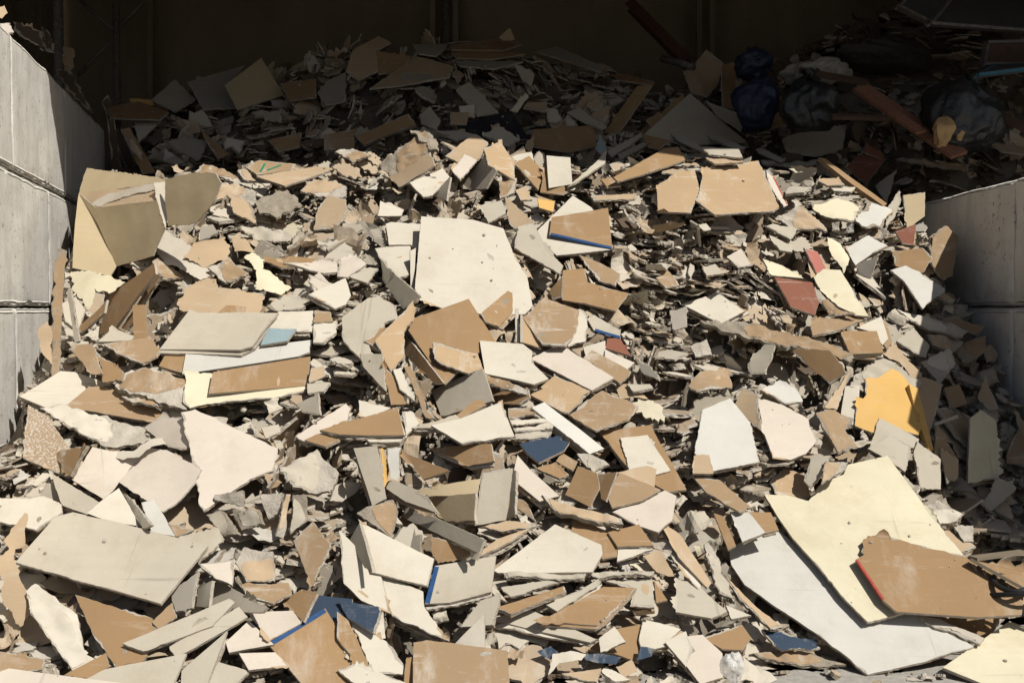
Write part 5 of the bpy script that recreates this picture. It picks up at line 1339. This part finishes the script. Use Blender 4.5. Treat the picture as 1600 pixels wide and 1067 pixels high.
def plank3(name, a, b, w, th, mat, lab, cat, endmat=None):
    a, b = Vector(a), Vector(b); c = (a + b) / 2; o = empty(name, c); tag(o, lab, cat)
    d = (b - a).normalized(); s = d.cross(Vector((0, -.6, .8))).normalized(); n = s.cross(d); L = (b - a).length; N = 16
    vs, fs = [], []
    for i in range(N + 1):
        p = (a - c) + d * (L * i / N)
        j = .004 * noise.noise((i * 1.3, a.x, a.z))
        for sx, sz in ((-1, 0), (1, 0), (1, -1), (-1, -1)): vs.append(p + s * (sx * (w / 2 + j)) + n * (sz * th))
    for i in range(N):
        for k in range(4): q = i * 4 + k; q2 = i * 4 + (k + 1) % 4; fs.append((q, q2, q2 + 4, q + 4))
    fs += [(3, 2, 1, 0), (N * 4, N * 4 + 1, N * 4 + 2, N * 4 + 3)]
    mesh('board_body', vs, fs, [mat], o); return o
plank3('wooden_board', at(1345, 135, 8.3), at(1500, 240, 7.6), .17, .03, WOODR, 'long red brown board sloping down in front of the torn black bag', 'board')
plank3('wooden_board', at(1395, 175, 7.85), at(1440, 205, 7.6), .10, .02, WOODR, 'short pinkish board with nail marks catching light below the sloping board', 'board')
plank3('wooden_board', at(1250, 108, 8.5), at(1358, 128, 8.45), .08, .03, WOODD, 'thin wooden rail lying across the big black bag', 'board')
plank3('wooden_board', at(1545, 170, 8.0), at(1640, 215, 7.7), .10, .03, WOODD, 'dark board running off the right edge behind the torn black bag', 'board')
plank3('wooden_board', at(1300, 180, 8.0), at(1395, 182, 8.0), .05, .03, WOODD, 'thin dark slat lying level right of the big black bag', 'board')
def flat_tray(name, pts, Y0_, lab, cat, mat, rimmat, th=.04):
    P = [at(x, y, Y0_ + dy) for x, y, dy in pts]; c = sum(P, Vector()) / 4; o = empty(name, c); tag(o, lab, cat)
    n = (P[1] - P[0]).cross(P[3] - P[0]).normalized()
    if n.z < 0: n = -n
    vs = [p - c for p in P] + [p - c - n * th for p in P]
    mesh('table_top', vs, [(0, 1, 2, 3), (7, 6, 5, 4)] + [(i, i + 4, (i + 1) % 4 + 4, (i + 1) % 4) for i in range(4)], [mat], o)
    for i in range(4):
        a, b = P[i] - c, P[(i + 1) % 4] - c; boxm('edge_rim', a - n * (th / 2), b - n * (th / 2), rimmat, o, .012, .014 + th / 2)
flat_tray('table', [(1528, 114, -.5), (1640, 100, -.6), (1640, 90, .4), (1560, 95, .3)], 8.2, 'tipped table top with a teal blue edge at the upper right', 'table', DMET, TEAL)
flat_tray('metal_cabinet', [(1405, 8, -.1), (1452, 32, -.3), (1500, -20, .2), (1450, -40, .4)], 8.6, 'dark metal panel corner at the top right of the heap', 'panel', DMET, STEEL)
flat_tray('metal_cabinet', [(1455, 34, -.3), (1640, 48, -.4), (1640, -20, .4), (1500, -20, .4)], 8.5, 'wide dark metal panel running off the top right corner', 'panel', DMET, STEEL)
flat_tray('drawer_unit', [(1540, 66, -.2), (1640, 64, -.2), (1640, 100, -.1), (1534, 100, -.1)], 8.4, 'dark brown drawer front with a pale rim at the upper right edge', 'drawer', WOODD, STEEL)

# ------------------------------------------------------------------ plastic crate, hose and bag at lower right
PLAS = plain('grey_brown_plastic', (.20, .165, .12), .5, .08, 30, .12); BLK = plain('black_rubber', (.018, .018, .018), .5, .1, 30, .2)
Rr = 4.75
cz = at(1580, 905, Rr); cr = empty('plastic_crate', cz); tag(cr, 'broken grey brown plastic crate with round rings at the right edge', 'crate')
def loc(px, py, Y): return at(px, py, Y) - cz
def bar(name, a, b, w, h): return boxm(name, a, b, PLAS, cr, w, h)
bar('rim_bar', loc(1517, 874, 4.62), loc(1640, 942, 4.40), .007, .022); bar('rim_bar', loc(1520, 872, 4.66), loc(1600, 862, 4.95), .007, .022); bar('rim_bar', loc(1640, 940, 4.42), loc(1680, 900, 4.8), .007, .022)
def ring(name, c, r, h, t, n1):
    vs, fs = [], []; n = 40
    n1 = n1.normalized(); u = n1.orthogonal().normalized(); v = n1.cross(u)
    for k in range(n):
        d = u * math.cos(2 * math.pi * k / n) + v * math.sin(2 * math.pi * k / n)
        for rr, hh in ((r, 0), (r + t, 0), (r + t, -h), (r, -h)): vs.append(c + d * rr + n1 * hh)
    for k in range(n):
        for j in range(4): a = k * 4 + j; b = k * 4 + (j + 1) % 4; e = ((k + 1) % n) * 4; fs.append((a, b, e + (j + 1) % 4, e + j))
    return mesh(name, vs, fs, [PLAS], cr)
tn = Vector((-.15, -.42, .9)); ctr = loc(1602, 893, 4.62)
ring('round_ring', ctr, .115, .03, .008, tn); ring('round_ring', ctr, .045, .03, .007, tn)
tu = tn.normalized().orthogonal().normalized(); tv = tn.normalized().cross(tu)
for k in range(6):
    d = tu * math.cos(k * 1.047 + .3) + tv * math.sin(k * 1.047 + .3); bar('spoke', ctr + d * .05 - tn.normalized() * .012, ctr + d * .115 - tn.normalized() * .012, .005, .011)
a_, b_ = loc(1517, 874, 4.62), loc(1640, 942, 4.40); dn = Vector((.004, .01, -.085))
bar('lower_bar', a_ + (b_ - a_) * .12 + dn, b_ + dn, .006, .012)
for k in range(7):
    p_ = a_ + (b_ - a_) * (.03 + .15 * k); bar('upright_strut', p_ - Vector((0, 0, .018)), p_ + dn + (b_ - a_) * (.10 if k == 0 else .0), .005, .011)
for k in range(3):
    p_ = a_ + (b_ - a_) * (.15 + .3 * k); bar('cross_rib', p_ + Vector((0, .012, -.006)), p_ + Vector((.07, .16, -.03)), .005, .010)
q = at(1598, 940, 4.5)
o = empty('rubber_hose', q); tag(o, 'coiled black hose lying under the broken plastic crate', 'hose')
pts = []
for k in range(60): a = k / 60 * 2 * math.pi * 2.2; pts.append(Vector((math.cos(a) * (.17 - .0012 * k), math.sin(a) * (.13 - .001 * k) + .02 * math.sin(a * 2.3), .02 + k * .0016 + .02 * math.sin(a * 1.7))))
pipe('hose_coil', pts, 0.012, BLK, o, Vector((0, 0, 0)), 10)
b = NB('clear_plastic', .35, .5); b.p.inputs['Base Color'].default_value = (.75, .74, .70, 1); b.p.inputs['Transmission Weight'].default_value = .0; b.p.inputs['Alpha'].default_value = .5; b.bump(b.noise(14, 3, .6), .35, .02)
c = at(1146, 1036, 4.0); pb = empty('plastic_bag', c); tag(pb, 'crumpled translucent plastic bag on the floor rubble at the bottom', 'plastic bag')
bm = bmesh.new(); bmesh.ops.create_icosphere(bm, subdivisions=4, radius=1)
for v in bm.verts:
    q = v.co.copy(); k = 1 + .30 * noise.noise(q * 1.6) - .22 * abs(noise.noise(Vector((q.x * 4, q.y * 4, q.z * 1.2)))); k *= 1 - .35 * max(0, q.z); v.co = Vector((q.x * .052 * k, q.y * .04 * k, q.z * .07 * k))
me = bpy.data.meshes.new('bag_film'); bm.to_mesh(me); bm.free(); me.materials.append(b.m)
o = bpy.data.objects.new('bag_film', me); col.objects.link(o); o.parent = pb
